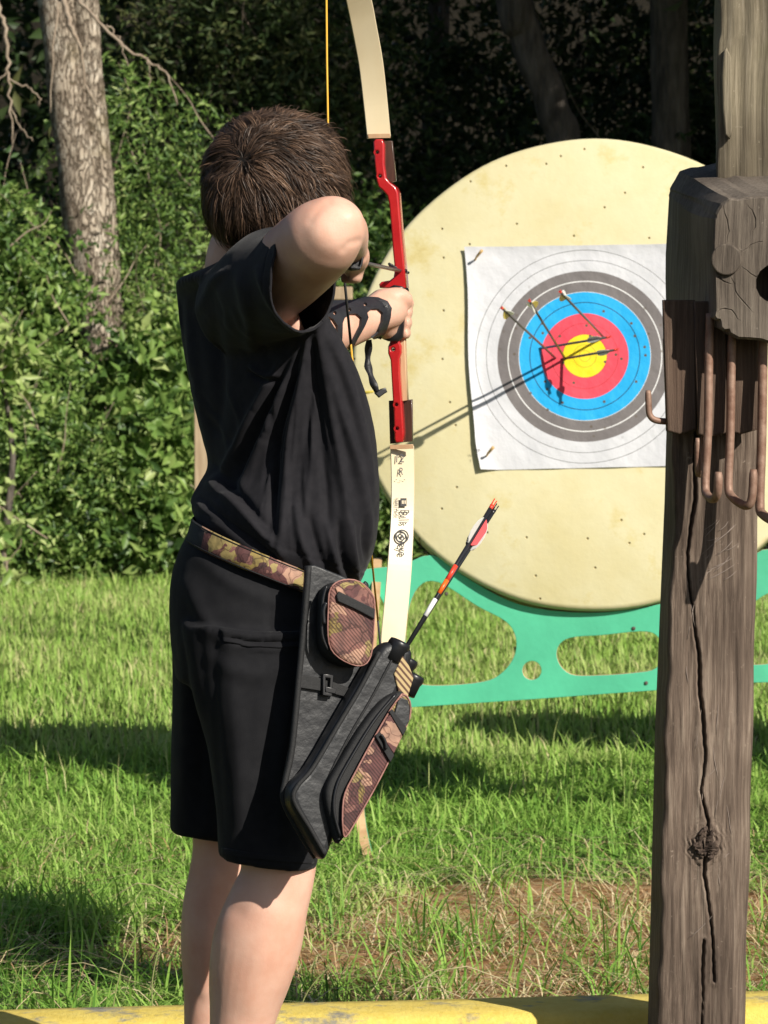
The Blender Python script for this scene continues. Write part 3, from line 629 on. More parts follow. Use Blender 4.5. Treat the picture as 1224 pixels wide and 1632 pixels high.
# ================================================================== TARGETS
DY = 9.3
ROLL = math.radians(2.6)
def foam_mat():
    m = bpy.data.materials.new('yellow_foam'); m.use_nodes = True; n = m.node_tree; b = n.nodes['Principled BSDF']; L = n.links.new
    tc = n.nodes.new('ShaderNodeTexCoord')
    def nz(s, d=6, r=.6):
        q = n.nodes.new('ShaderNodeTexNoise'); q.inputs['Scale'].default_value = s; q.inputs['Detail'].default_value = d; q.inputs['Roughness'].default_value = r; L(tc.outputs['Object'], q.inputs['Vector']); return q.outputs['Fac']
    c = ramp_nodes(n, nz(2.6), [(.3, (.57, .50, .27)), (.55, (.63, .58, .37)), (.75, (.61, .53, .29))])
    st = ramp_nodes(n, nz(5, 9, .7), [(.54, (1, 1, 1)), (.64, (.92, .86, .66)), (.78, (.62, .48, .26))])
    mu = n.nodes.new('ShaderNodeMixRGB'); mu.blend_type = 'MULTIPLY'; mu.inputs[0].default_value = 1; L(c, mu.inputs[1]); L(st, mu.inputs[2])
    vo = n.nodes.new('ShaderNodeTexVoronoi'); vo.voronoi_dimensions = '2D'; vo.inputs['Scale'].default_value = 9; L(tc.outputs['Object'], vo.inputs['Vector'])
    hole = ramp_nodes(n, vo.outputs['Distance'], [(.010, (.40, .30, .15)), (.034, (1, 1, 1))])
    m2 = n.nodes.new('ShaderNodeMixRGB'); m2.blend_type = 'MULTIPLY'; m2.inputs[0].default_value = 1; L(mu.outputs[0], m2.inputs[1]); L(hole, m2.inputs[2])
    L(m2.outputs[0], b.inputs['Base Color']); b.inputs['Roughness'].default_value = .75; b.inputs['Specular IOR Level'].default_value = .2
    bp = n.nodes.new('ShaderNodeBump'); bp.inputs['Distance'].default_value = .004; L(hole, bp.inputs['Height'])
    b2 = n.nodes.new('ShaderNodeBump'); b2.inputs['Distance'].default_value = .003; L(nz(9), b2.inputs['Height']); L(bp.outputs[0], b2.inputs['Normal']); L(b2.outputs[0], b.inputs['Normal'])
    return m
foam = foam_mat()
mint = mat('mint_green_plastic', (.105, .57, .345), .5, var=(.085, .46, .28), scale=5, bump=.0006, bscale=60, spec=.35)
ply = mat('plywood_edge', (.42, .25, .12), .7, var=(.58, .40, .22), scale=30, stretch=(1, 1, .1))
TN = Vector((-.06, -math.cos(math.radians(13)), math.sin(math.radians(13))))
TP = Plane(P(945, 592, DY), TN, ROLL)                      # disc front plane
SP = Plane(P(850, 1080, DY-.085), Vector((-.10, -1, .02)), ROLL)
def disc_mesh(R=.617, th=.10, bev=.012):
    prof = [(0, 0), (R*.5, 0), (R-bev, 0), (R-bev*.3, -bev*.3), (R, -bev), (R*.999, -th*.5), (R, -th+bev), (R-bev, -th), (0, -th)]
    seg = 128; v = []; f = []
    for r, z in prof[1:-1]:
        for j in range(seg):
            a = 2*math.pi*j/seg; rr = r*(1+.002*math.sin(5*a)+.0014*math.sin(13*a+1)) if r > R*.6 else r
            v.append((rr*math.cos(a), rr*math.sin(a), z))
    for i in range(len(prof)-3):
        for j in range(seg):
            k = (j+1) % seg; f.append((i*seg+j, (i+1)*seg+j, (i+1)*seg+k, i*seg+k))
    f.append(tuple(range(seg))); f.append(tuple((len(prof)-3)*seg + j for j in range(seg-1, -1, -1)))
    return mesh(v, f)
def place(me, m): me.transform(m); return me
d1 = disc_mesh(); d1.polygons.foreach_set('use_smooth', [len(p.vertices) == 4 for p in d1.polygons]); o1 = ob('foam_target_disc', d1, foam, smooth=False); o1.matrix_world = TP.mat()
tag(o1, 'big round pale yellow foam target with the paper face', 'archery target', 'foam discs')

def target_stand(off, label, skip_leg=False):
    """green stand; outline in pixels on the stand plane, shifted by off in world"""
    e = empty('target_stand', SP.o + Vector(off) - Vector((0, 0, SP.o.z)), label, 'stand', 'target stands')
    left = [(566, 912), (590, 906), (640, 900), (690, 884), (735, 914), (795, 949), (850, 968), (940, 976), (1030, 967), (1100, 947), (1160, 916), (1215, 876), (1260, 880), (1330, 868), (1345, 884), (1338, 905), (1290, 915),
            (1268, 940), (1262, 1000), (1275, 1060), (1340, 1075), (1345, 1085), (1338, 1105), (1230, 1087), (1120, 1095), (1000, 1103), (850, 1114), (700, 1124), (640, 1128), (560, 1134), (548, 1118), (556, 1100), (600, 1094),
            (622, 1060), (622, 1000), (606, 950), (570, 936)]
    h1 = rounded([(668, 935), (700, 928), (760, 965), (806, 990), (822, 1015), (820, 1045), (800, 1072), (770, 1086), (700, 1092), (662, 1085), (648, 1050), (650, 980)], 4)
    h2 = rounded([(910, 1016), (960, 1012), (1020, 1006), (1046, 1012), (1056, 1036), (1046, 1064), (1010, 1072), (950, 1076), (910, 1074), (890, 1054), (890, 1030)], 4)
    h3 = [(848+15*math.cos(a), 1068+15*math.sin(a)) for a in np.linspace(0, 2*math.pi, 24, endpoint=False)]
    h4 = rounded([(1130, 1002), (1180, 975), (1225, 945), (1245, 955), (1248, 1010), (1240, 1052), (1190, 1060), (1120, 1064), (1100, 1040), (1106, 1014)], 4)
    me = plate_px(SP, rounded(left, 3), .024, 0, .0015, holes=[h1, h2, h3, h4]); me.transform(Matrix.Translation(Vector(off)))
    me.materials.append(mint); me.materials.append(ply)
    for p in me.polygons: p.material_index = 0 if abs(p.normal.dot(SP.n)) > .6 else 1
    for p in me.polygons: p.use_smooth = False
    ob('front_panel', me, None, e, False)
    for bx_, by_ in ((712, 946), (1010, 1001), (1190, 930), (640, 1110), (1030, 1088)):
        q = SP.px(bx_, by_, .012) + Vector(off); ob('bolt', mesh(*tube([q - SP.n*.004, q + SP.n*.002, q + SP.n*.0035], [.005, .005, .003], 10)), dbark, e)
    # side legs: boards seen nearly edge-on
    for sx in (0, 1):
        pts = [(602, 890, 9.36), (598, 960, 9.2), (590, 1060, 9.02), (578, 1160, 8.85), (571, 1240, 8.72), (577, 1320, 8.58), (596, 1398, 8.42)]
        wdt = [.05, .055, .06, .055, .05, .045, .055]
        vs = []; A = smooth_path([tuple(P(*q)) + (w_,) for q, w_ in zip(pts, wdt)], 4)
        rs = []
        for q in A:
            c = Vector(q[:3]) + Vector((1.17*sx, .10*sx, .03*sx)) + Vector(off); c.z = max(c.z, .0)
            rs.append([c + Vector((dx, dy, 0)) for dx, dy in ((-.011, -q[3]*.5), (.011, -q[3]*.5), (.011, q[3]*.5), (-.011, q[3]*.5))])
        v, f = rings(rs); me = mesh(v, f); me.materials.append(ply); me.materials.append(mint)
        for p in me.polygons: p.material_index = 1 if abs(p.normal.x) > .6 else 0
        ob('leg', me, None, e, False)
        pts = [(575, 1150, 8.88), (562, 1210, 8.95), (552, 1270, 9.15), (549, 1309, 9.3)]
        A = smooth_path([tuple(P(*q)) + (.045,) for q in pts], 4); rs = []
        for q in A:
            c = Vector(q[:3]) + Vector((1.17*sx, .10*sx, .03*sx)) + Vector(off); c.z = max(c.z, .0)
            rs.append([c + Vector((dx, dy, 0)) for dx, dy in ((-.009, -q[3]*.5), (.009, -q[3]*.5), (.009, q[3]*.5), (-.009, q[3]*.5))])
        v, f = rings(rs); me = mesh(v, f); me.materials.append(ply); me.materials.append(mint)
        for p in me.polygons: p.material_index = 1 if abs(p.normal.x) > .6 else 0
        ob('brace', me, None, e, False)
    # back post carrying the disc
    b0 = TP.at(.28, -.1, -.20) + Vector(off); b1 = Vector((b0.x, b0.y+.75, 0))
    ob('prop', mesh(*tube([b0, b1], [.03, .03], 4)), mint, e, False)
    return e
target_stand((0, 0, 0), 'mint green cut-out stand under the foam target, left leg by the boy')
OFF2 = Vector((1.62, .35, 0))
target_stand(OFF2, 'mint green stand of the next target, right of the wooden post')
o2 = o1.copy(); COL.objects.link(o2); o2.matrix_world = Matrix.Translation(OFF2) @ TP.mat(); tag(o2, 'next round yellow foam target, right of the wooden post', 'archery target', 'foam discs')

# paper face
FC = TP.uv(932, 568); R = .279
def paper_mat():
    m = bpy.data.materials.new('printed_target_paper'); m.use_nodes = True; n = m.node_tree; b = n.nodes['Principled BSDF']; L = n.links.new
    at_ = n.nodes.new('ShaderNodeAttribute'); at_.attribute_name = 'rad'
    W_, K_, B_, R_, G_ = (.565, .57, .60), (.16, .145, .145), (.012, .36, .72), (.74, .065, .10), (.80, .62, .015)
    ln = (.10, .10, .10); lb = (.01, .10, .22); lr = (.30, .03, .04); lg = (.35, .25, .01); lw = (.6, .6, .6)
    st = [(0, G_), (.048, lg), (.052, G_), (.098, lg), (.103, G_), (.198, lr), (.201, R_), (.298, lr), (.303, R_), (.399, B_), (.498, lb), (.503, B_), (.60, lw), (.603, K_), (.697, (.7, .7, .7)), (.706, K_), (.80, W_), (.896, ln), (.901, W_), (.996, ln), (1.0, W_)]
    mp = n.nodes.new('ShaderNodeMath'); mp.operation = 'MULTIPLY'; mp.inputs[1].default_value = .8; L(at_.outputs['Fac'], mp.inputs[0])
    c = ramp_nodes(n, mp.outputs[0], [(p*.8, q) for p, q in st], 'CONSTANT')
    tc = n.nodes.new('ShaderNodeTexCoord'); vo = n.nodes.new('ShaderNodeTexVoronoi'); vo.voronoi_dimensions = '2D'; vo.inputs['Scale'].default_value = 27
    au = n.nodes.new('ShaderNodeAttribute'); au.attribute_name = 'pu'; av = n.nodes.new('ShaderNodeAttribute'); av.attribute_name = 'pv'; cx = n.nodes.new('ShaderNodeCombineXYZ'); L(au.outputs['Fac'], cx.inputs[0]); L(av.outputs['Fac'], cx.inputs[1]); L(cx.outputs[0], vo.inputs['Vector'])
    sp = n.nodes.new('ShaderNodeSeparateColor'); L(vo.outputs['Color'], sp.inputs[0])
    k = ramp_nodes(n, vo.outputs['Distance'], [(.085, (1, 1, 1)), (.11, (0, 0, 0))], 'LINEAR')
    k2 = ramp_nodes(n, sp.outputs[0], [(0, (0, 0, 0)), (.62, (1, 1, 1))], 'CONSTANT')
    rr = ramp_nodes(n, mp.outputs[0], [(0, (1, 1, 1)), (.55*.8, (1, 1, 1)), (.9*.8, (0, 0, 0))])
    a = n.nodes.new('ShaderNodeMixRGB'); a.blend_type = 'MULTIPLY'; a.inputs[0].default_value = 1; L(k, a.inputs[1]); L(k2, a.inputs[2])
    a2 = n.nodes.new('ShaderNodeMixRGB'); a2.blend_type = 'MULTIPLY'; a2.inputs[0].default_value = 1; L(a.outputs[0], a2.inputs[1]); L(rr, a2.inputs[2])
    mx = n.nodes.new('ShaderNodeMixRGB'); L(a2.outputs[0], mx.inputs[0]); L(c, mx.inputs[1]); mx.inputs[2].default_value = (.10, .075, .05, 1)
    L(mx.outputs[0], b.inputs['Base Color']); b.inputs['Roughness'].default_value = .6; b.inputs['Specular IOR Level'].default_value = .3
    nz = n.nodes.new('ShaderNodeTexNoise'); nz.inputs['Scale'].default_value = 22; nz.inputs['Detail'].default_value = 4; L(tc.outputs['Object'], nz.inputs['Vector'])
    bp = n.nodes.new('ShaderNodeBump'); bp.inputs['Distance'].default_value = .006; bp.inputs['Strength'].default_value = .7; L(nz.outputs['Fac'], bp.inputs['Height']); L(bp.outputs[0], b.inputs['Normal'])
    return m
n_ = 130
cor = [TP.uv(740, 395), TP.uv(1118, 389), TP.uv(1124, 742), TP.uv(758, 750)]
S_, T_ = np.meshgrid(np.linspace(0, 1, n_), np.linspace(0, 1, n_))
c_ = np.array(cor); U = ((1-S_)*(1-T_))[..., None]*c_[0] + (S_*(1-T_))[..., None]*c_[1] + (S_*T_)[..., None]*c_[2] + ((1-S_)*T_)[..., None]*c_[3]
U[..., 0] += .0035*np.sin(T_*9)*(S_ < .5)*(1-2*S_) + .012*np.clip((T_-.86)/.14, 0, 1)**1.5*np.clip(1-S_*6, 0, 1)
H = .004 + .0012*np.sin(S_*23+T_*7) + .0015*snoise(S_, T_, 0, 9, 4) + .013*np.clip(1-S_/.10, 0, 1)**2*(.35+.65*T_) + .004*np.clip(1-T_/.05, 0, 1)**2
o_, u_, v_, nn_ = map(np.array, (TP.o, TP.u, TP.v, TP.n))
pv = (o_ + U[..., :1]*u_ + U[..., 1:]*v_ + H[..., None]*nn_).reshape(-1, 3)
rad = np.hypot(U[..., 0]-FC[0], U[..., 1]-FC[1]).ravel()/R
ii = (np.arange(n_-1)[:, None]*n_ + np.arange(n_-1)[None]).ravel()
pme = np_mesh(pv, np.stack([ii, ii+n_, ii+n_+1, ii+1], 1), 'paper', {'rad': rad, 'pu': U[..., 0].ravel(), 'pv': U[..., 1].ravel()})
pf = tag(ob('paper_target_face', pme, paper_mat()), 'square white paper with coloured scoring rings pinned to the foam', 'target face')
for q in [(755, 722, 'W'), (762, 722, 'A'), (758, 731, '7')]:
    t_ = text_mesh(q[2], .011); uv = TP.uv(q[0], q[1]); t_.transform(TP.mat(.019) @ Matrix.Translation((uv[0], uv[1], 0))); ob('corner_print', t_, ink, pf, False)
pin_w = mat('pin_wood', (.55, .36, .15), .6)
for k, (a, b) in enumerate((((752, 419), (769, 407)), ((770, 732), (787, 719)))):
    i = TP.px(*a, .004); j = TP.px(*b, .05)
    e = empty('target_pin', i, ('wooden peg pinning the upper left corner of the paper', 'wooden peg pinning the lower left corner of the paper')[k], 'pin', 'paper pins')
    ob('shaft', mesh(*tube([i - TP.n*.03, i.lerp(j, .5)], [.0022, .0028], 8)), pin_w, e); ob('head', mesh(*tube([i.lerp(j, .5), j], [.0032, .0042], 8)), pin_w, e)
# yellow peg beside the shirt
i, j = TP.px(572, 627, 0), TP.px(596, 628, .03)
e = empty('yellow_peg', i, 'small yellow peg in the foam beside the shirt front', 'pin'); ob('shaft', mesh(*tube([i - TP.n*.03, i, j], [.003, .006, .003], 8)), vyel, e)
ob('head', mesh(*tube([i - Vector((.004, 0, 0)), i + Vector((.004, 0, 0))], [.008, .008], 8)), vyel, e)

# ================================================================== ARROWS
def vane(base, d, side, ln, ht):
    pr = [(0, 0), (.06, .25), (.25, .75), (.5, 1.0), (.72, .98), (.9, .7), (1, .15), (1, 0)]
    me_v = []; th = side.cross(d).normalized()*.0006
    up_ = [base + d*ln*(1-a) + side*(.003+ht*b) for a, b in pr]
    n = len(pr); v = [q+th for q in up_] + [q-th for q in up_]
    f = [tuple(range(n)), tuple(range(2*n-1, n-1, -1))] + [(i, i+n, (i+1) % n+n, (i+1) % n) for i in range(n)]
    return mesh(v, f)
def arrow(nock, tip, label, shaft_m=carbon, r=.0028, vanes=(vred, vwhite, vwhite), wraps=(), nock_m=redn, roll=0, group=None, vl=.055, vh=.011):
    nock, tip = Vector(nock), Vector(tip); d = (nock-tip).normalized()          # towards nock
    e = empty('arrow', tip, label, 'arrow', group)
    ob('shaft', mesh(*tube([tip + d*.02, nock - d*.012], [r, r], 10)), shaft_m, e)
    ob('point', mesh(*tube([tip, tip + d*.012, tip + d*.022], [.0004, r*1.05, r*1.02], 10)), steel, e)
    s = d.orthogonal().normalized(); q = d.cross(s)
    nk = [tube([nock - d*.014, nock - d*.006], [r*.95, r*1.1], 8)]
    for k in (-1, 1): nk.append(tube([nock - d*.007 + s*k*r*.75, nock + d*.004 + s*k*r*.9], [r*.38, r*.3], 6))
    ob('nock', mesh(*join_parts(nk)), nock_m, e)
    if isinstance(roll, Vector): roll = math.atan2(roll.dot(q), roll.dot(s))
    b = nock - d*(.03+vl)
    for k, m in enumerate(vanes):
        a = roll + k*2*math.pi/3; ob('vane', vane(b, d, s*math.cos(a) + q*math.sin(a), vl, vh), m, e, False)
    for a, l, m in wraps: ob('wrap', mesh(*tube([nock - d*a, nock - d*(a+l)], [r*1.12, r*1.12], 10)), m, e)
    return e
GA = 'arrows stuck in the paper target'
def tgt_arrow(entry, nk, prot, label, roll, vs, vh=.013):
    a = TP.px(*entry, .005); b = P(*nk, a.y - prot); d = (b-a).normalized()
    arrow(b, a - d*.10, label, alu, .0031, vs, (), redn, roll, GA, .05, vh)
tgt_arrow((885, 571), (799, 490), .52, 'leftmost arrow stuck in the target, entering the red ring', .3, (vyel, vwhite, vyel))
tgt_arrow((901, 573), (843, 478), .52, 'second arrow in the target, entering at the gold edge', 1.0, (vwhite, vyel, vwhite))
tgt_arrow((962, 538), (892, 464), .50, 'arrow in the target whose nock is highest, above the gold', 2.0, (vwhite, vwhite, vyel))
tgt_arrow((862, 556), (972, 537), .19, 'arrow in the target slanting right across the top of the gold', .3, (vwhite, vwhite, vwhite), .006)
tgt_arrow((896, 573), (984, 557), .18, 'arrow in the target slanting right across the middle of the gold', .9, (vwhite, vwhite, vwhite), .006)

# wooden easel behind the boy
e = empty('wooden_easel', (P(440, 465, 14).x, 14, 0), 'bare wooden frame standing on the grass behind the boy back', 'frame')
ew = mat('pale_wood', (.34, .24, .15), .8, var=(.45, .34, .22), scale=20, stretch=(3, 3, .4))
for px_ in (322, 540):
    c = P(px_, 465, 14); ob('post', box_mesh((c.x, 14, c.z/2), .06, .06, c.z, .004), ew, e, False)
a, b = P(318, 468, 13.96), P(562, 467, 13.96); ob('rail', box_mesh((a+b)/2, (b-a).length, .04, .05, .004), ew, e, False)

# ================================================================== BOW RACK (post at the right)
PY = 5.78
def ipx(y, pts):
    return float(np.interp(y, [p[0] for p in pts], [p[1] for p in pts]))
XL = [(540, 1062), (690, 1070), (800, 1077), (1004, 1065), (1360, 1055), (1615, 1049), (1900, 1040)]
XR = [(540, 1213), (690, 1211), (850, 1206), (1309, 1195), (1615, 1186), (1900, 1178)]
XB = [(540, 1056), (690, 1062), (800, 1059), (1157, 1044), (1615, 1033), (1900, 1024)]
crack1 = [(1108, 690), (1107, 800), (1095, 881), (1100, 948), (1113, 1039), (1116, 1106), (1125, 1202), (1117, 1258), (1128, 1309), (1126, 1345), (1122, 1396), (1133, 1462), (1139, 1564)]
crack2 = [(1121, 1500), (1118, 1700), (1116, 1800)]
e_rack = empty('bow_rack', (P(1115, 1700, PY).x, PY, 0), 'weathered wooden post with a thick cross beam and rusty hooks', 'rack')
ys = np.concatenate([np.linspace(540, 1640, 420), np.linspace(1650, 1990, 20)])
rs = []; NF = 90
for y in ys:
    xl, xr, xb = ipx(y, XL), ipx(y, XR), ipx(y, XB)
    xl += 1.6*math.sin(y*.031) + 1.0*math.sin(y*.083+1); xr += 1.0*math.sin(y*.027+2)
    fr = []
    for k in range(NF):
        t = k/(NF-1); x = xl + (xr-xl)*t
        yy = PY + .006*max(0, (.05-t)/.05)**1.5 + .022*max(0, (t-.86)/.14)**1.3
        fr.append((x, y, yy))
    bk = [(xr+1, y, PY+.08), (xr-2, y, PY+.15), (xb+60, y, PY+.16), (xb, y, PY+.155)] + [(xb + (xl-xb)*s, y, PY+.155*(1-s)+.006*s) for s in (.2, .4, .6, .8)]
    rs.append([P(*q) for q in fr+bk])
v, f = rings(rs); co = np.array([tuple(q) for q in v]); px_ = proj(co); ring_n = NF+8
idx = np.arange(len(co)) % ring_n; fm = idx < NF-1
jag = .7*np.sin(px_[:, 1]*.07) + .35*np.sin(px_[:, 1]*.33)
for ln, wd_, dp in ((crack1, 2.6, .016), (crack2, 2.1, .014)):
    d, t = polydist(px_ + np.stack([jag, 0*jag], 1), ln); wv = wd_*(.55+.45*np.sin(np.clip(t, 0, 1)*9+1)**2)
    co[:, 1] += np.where(fm, dp*np.exp(-(d/wv)**4) - .0018*np.exp(-((d-5)/3.5)**2), 0)
dk = np.hypot((px_[:, 0]-1125), (px_[:, 1]-1345)*.85)           # knot
co[:, 1] += np.where(fm, -.006*np.exp(-(dk/24)**4) + .005*np.exp(-(dk/24)**2)*np.sin(dk*.9+2*np.sin(px_[:, 1]*.3)), 0)
co[:, 1] += np.where(fm, .0016*snoise(px_[:, 0], px_[:, 1]*.06, 0, .25, 31) + .0007*snoise(px_[:, 0], px_[:, 1]*.05, 0, .9, 32), 0)
ob('post', mesh([tuple(q) for q in co], f), old_wood, e_rack)
# small dark knot ridge ring
kn_m = mat('knot_wood', (.035, .022, .016), .9, var=(.10, .068, .05), scale=90, bump=.004, bscale=120)
kp = Plane(P(1126, 1345, PY-.004), (0, -1, 0)); kpts = [(1126+ (17+4*math.sin(3*a)+2.5*math.sin(7*a))*math.cos(a), 1343 + (27+4*math.sin(2*a+1)+2.5*math.sin(6*a))*math.sin(a)) for a in np.linspace(0, 2*math.pi, 40, endpoint=False)]
kme = evalmesh(plate_px(kp, kpts, .012, 0, .004), [('SUBSURF', dict(levels=2, subdivision_type='SIMPLE'))])
co = getco(kme); no = getno(kme); q = proj(co); co += no*(.0035*snoise(q[:, 0], q[:, 1], 0, .35, 8))[:, None]; co[:, 1] += .008*np.exp(-((q[:, 0]-1126-2*np.sin(q[:, 1]*.2))/2.2)**2)
kme.vertices.foreach_set('co', co.ravel()); ob('knot', kme, kn_m, e_rack)
# thin scratches on the post face
scr_m = mat('pale_scratch', (.26, .21, .18), .9)
sc_parts = []
for k in range(46):
    if k < 26: x0, y0 = random.uniform(1112, 1180), random.uniform(810, 930); ang = random.uniform(-1.0, -.45); ln_ = random.uniform(18, 60)
    else: x0, y0 = random.uniform(1085, 1180), random.uniform(960, 1560); ang = random.choice((-1.5, -1.4, -.8, 1.4)); ln_ = random.uniform(14, 70)
    pts = [(x0 + ln_*t*math.cos(ang) + random.uniform(-1, 1), y0 + ln_*t*math.sin(ang) + 5*math.sin(t*2)) for t in (0, .33, .66, 1)]
    if max(p[0] for p in pts) > ipx(y0, XR)-22 or min(p[0] for p in pts) < ipx(y0, XL)+6: continue
    sc_parts.append(tube([P(a, b, PY-.0006) for a, b in pts], [.0002, .0006, .0006, .0002], 4))
s_o = ob('scratches', mesh(*join_parts(sc_parts)), scr_m, e_rack); s_o['kind'] = 'stuff'
# upper post
rs = []
for y in np.linspace(-700, 322, 120):
    xl = 1144 + 1.5*math.sin(y*.04) + (0 if y > 60 else 3); xb = 1139 - 2*math.sin(y*.02); k = [(xb, PY+.36)] + [(xb+(xl-xb)*s, PY+.36-.12*s) for s in (.3, .6)] + [(xl, PY+.22)]
    k += [(xl + (1262-xl)*t, PY+.215 + .0022*math.sin(t*24+y*.004)) for t in np.linspace(.03, .97, 26)] + [(1268, PY+.23), (1264, PY+.36)]
    rs.append([P(a, y, b) for a, b in k])
v, f = rings(rs); ob('upper_post', mesh(v, f), moss_wood, e_rack)
spl = Plane(P(1156, 150, PY+.206), (0, -1, 0))
ob('splinter', plate_px(spl, [(1153, 82), (1158, 76), (1165, 92), (1166, 150), (1168, 205), (1163, 222), (1155, 214), (1151, 170), (1150, 120)], .014, 0, .003), moss_wood, e_rack)
# beam
endp = [(1138, 348), (1146, 328), (1160, 316), (1230, 312), (1300, 316), (1318, 340), (1318, 505), (1296, 540), (1228, 548), (1162, 534), (1146, 518), (1138, 498)]
bp_pl = Plane(P(1225, 430, PY-.12), (-.05, -1, 0))
far = [(1064, 322), (1068, 300), (1084, 272), (1140, 262), (1215, 262), (1236, 290), (1240, 470), (1225, 500), (1140, 505), (1092, 502), (1068, 496), (1060, 486)]
def dens(p): return [(p[i][0]*(1-k)+p[(i+1) % len(p)][0]*k, p[i][1]*(1-k)+p[(i+1) % len(p)][1]*k) for i in range(len(p)) for k in (0, .25, .5, .75)]
rs = []
for t in np.linspace(0, 1, 26):
    r = []
    for (a, b), (c, d) in zip(dens(endp), dens(far)):
        s_ = t; q0 = bp_pl.px(a, b); q1 = P(c, d, PY+.42)
        q = q0.lerp(q1, s_); j = .0016*math.sin(a*.5+t*3)+.0016*math.sin(b*.37+t*5)
        r.append(q + Vector((j, 0, j)) + Vector((0, .012*(1-min(1, t*12))**2*0, 0)))
    rs.append(r)
# ease the near rim
cen = sum(rs[0], Vector())/len(rs[0]); rs.insert(0, [cen + (q-cen)*.965 + Vector((0, -.006, 0)) for q in rs[0]])
v, f = rings(rs); bme = mesh(v, f)
bm = bmesh.new(); bm.from_mesh(bme); bmesh.ops.recalc_face_normals(bm, faces=bm.faces); bm.to_mesh(bme); bm.free()
ck = []
for ln in ([(1180, 405), (1196, 392), (1216, 384)], [(1120, 400), (1138, 432), (1158, 452), (1172, 452)], [(1182, 425), (1200, 440), (1215, 441)], [(1165, 440), (1176, 470), (1200, 500)], [(1150, 322), (1160, 360), (1158, 386)], [(1190, 325), (1204, 350), (1199, 372)], [(1140, 500), (1160, 492), (1180, 512)]):
    q_ = smooth_path(ln, 4); ck.append(tube([bp_pl.px(x_+random.uniform(-1.5, 1.5), y_+random.uniform(-1.5, 1.5), .006) for x_, y_ in q_], [.0005+.0013*math.sin(math.pi*i_/(len(q_)-1))*random.uniform(.6, 1.2) for i_ in range(len(q_))], 5))
cut_o = bpy.data.objects.new('cut', mesh(*join_parts(ck + [tube([bp_pl.px(1236, 452, .05), bp_pl.px(1236, 452, -.09)], [.033, .027], 14)]))); COL.objects.link(cut_o)
bme = evalmesh(bme, [('BOOLEAN', dict(operation='DIFFERENCE', object=cut_o, solver='EXACT', use_self=True))]); bpy.data.objects.remove(cut_o)
ob('cross_beam', bme, beam_wood, e_rack, False)
pg = plate([(.0235*math.cos(a), .0245*math.sin(a)) for a in np.linspace(0, 2*math.pi, 32, endpoint=False)], (), .016, .0025); pg.transform(bp_pl.mat(.005) @ Matrix.Translation((*bp_pl.uv(1157, 414), 0)))
ob('bolt_plug', pg, beam_wood, e_rack, False)
# boards
for k, (x0, x1, y0, y1, yy, hh) in enumerate(((1056, 1107, 478, 690, PY-.035, 0), (1105, 1155, 480, 695, PY-.045, 0), (1153, 1206, 480, 690, PY-.038, 0))):
    pl = Plane(P((x0+x1)/2, 600, yy), (0, -1, 0))
    ob('hook_board', plate_px(pl, [(x0, y0), (x1, y0), (x1+2, y1-6), ((x0+x1)/2, y1+2), (x0+6, y1-3)], .03, 0, .003), board_wood, e_rack, False)
# hooks
def hook(lst, r, tip=None):
    a = smooth_path([tuple(P(*q)) for q in lst], 5); rr = [r]*len(a); rr[-1] = r*.72; rr[-2] = r*.95
    ob('hook', mesh(*tube(a, rr, 12)), rust, e_rack)
hook([(1132, 500, PY-.075), (1130, 570, PY-.08), (1128, 690, PY-.085), (1124, 772, PY-.09), (1128, 790, PY-.11), (1138, 795, PY-.15), (1144, 782, PY-.17), (1145, 752, PY-.172)], .0068)
hook([(1168, 500, PY-.072), (1166, 570, PY-.076), (1164, 690, PY-.08), (1161, 772, PY-.085), (1167, 792, PY-.1), (1188, 806, PY-.14), (1198, 795, PY-.15), (1201, 748, PY-.152)], .0068)
hook([(1218, 500, PY-.07), (1216, 570, PY-.074), (1214, 700, PY-.08), (1211, 800, PY-.085), (1216, 820, PY-.1), (1240, 832, PY-.14), (1250, 820, PY-.15), (1252, 770, PY-.152)], .0075)
hook([(1122, 690, PY-.03), (1118, 748, PY-.035), (1114, 756, PY-.06), (1112, 745, PY-.075), (1112, 698, PY-.078)], .0048)
hook([(1085, 674, PY-.02), (1064, 672, PY-.03), (1046, 670, PY-.035), (1037, 664, PY-.036), (1034, 652, PY-.036), (1033, 622, PY-.036)], .0052)
# ================================================================== PERSON
PE = empty('person', (P(360, 1890, 5.3).x, 5.3, 0), 'boy in black shirt and shorts seen from behind, drawing a red recurve bow', 'person')
SHO = (432, 448, 5.20); ELB = (541, 362, 4.94)
HC = P(440, 283, 5.28)
FACE = Vector((.42, .90, -.06)).normalized(); FSIDE = FACE.cross(Vector((0, 0, 1))).normalized()
TOR = [(318, 846, 566, 936, 5.31, .150), (308, 822, 580, 912, 5.31, .160), (303, 798, 592, 880, 5.31, .163), (316, 776, 600, 838, 5.31, .158), (330, 748, 602, 780, 5.31, .152), (324, 706, 597, 716, 5.31, .152),
       (307, 640, 586, 650, 5.31, .156), (294, 580, 566, 590, 5.31, .162), (284, 530, 545, 545, 5.31, .168), (279, 490, 522, 505, 5.31, .168), (277, 462, 500, 470, 5.31, .160), (281, 444, 478, 446, 5.31, .140), (312, 432, 446, 430, 5.31, .10), (340, 420, 424, 416, 5.31, .066), (350, 404, 412, 400, 5.31, .058)]
SHR = (.10, .14, .2, .28, .36, .45, .52, .56, .58, .56, .5, .4, .2, .05, 0)
parts = []
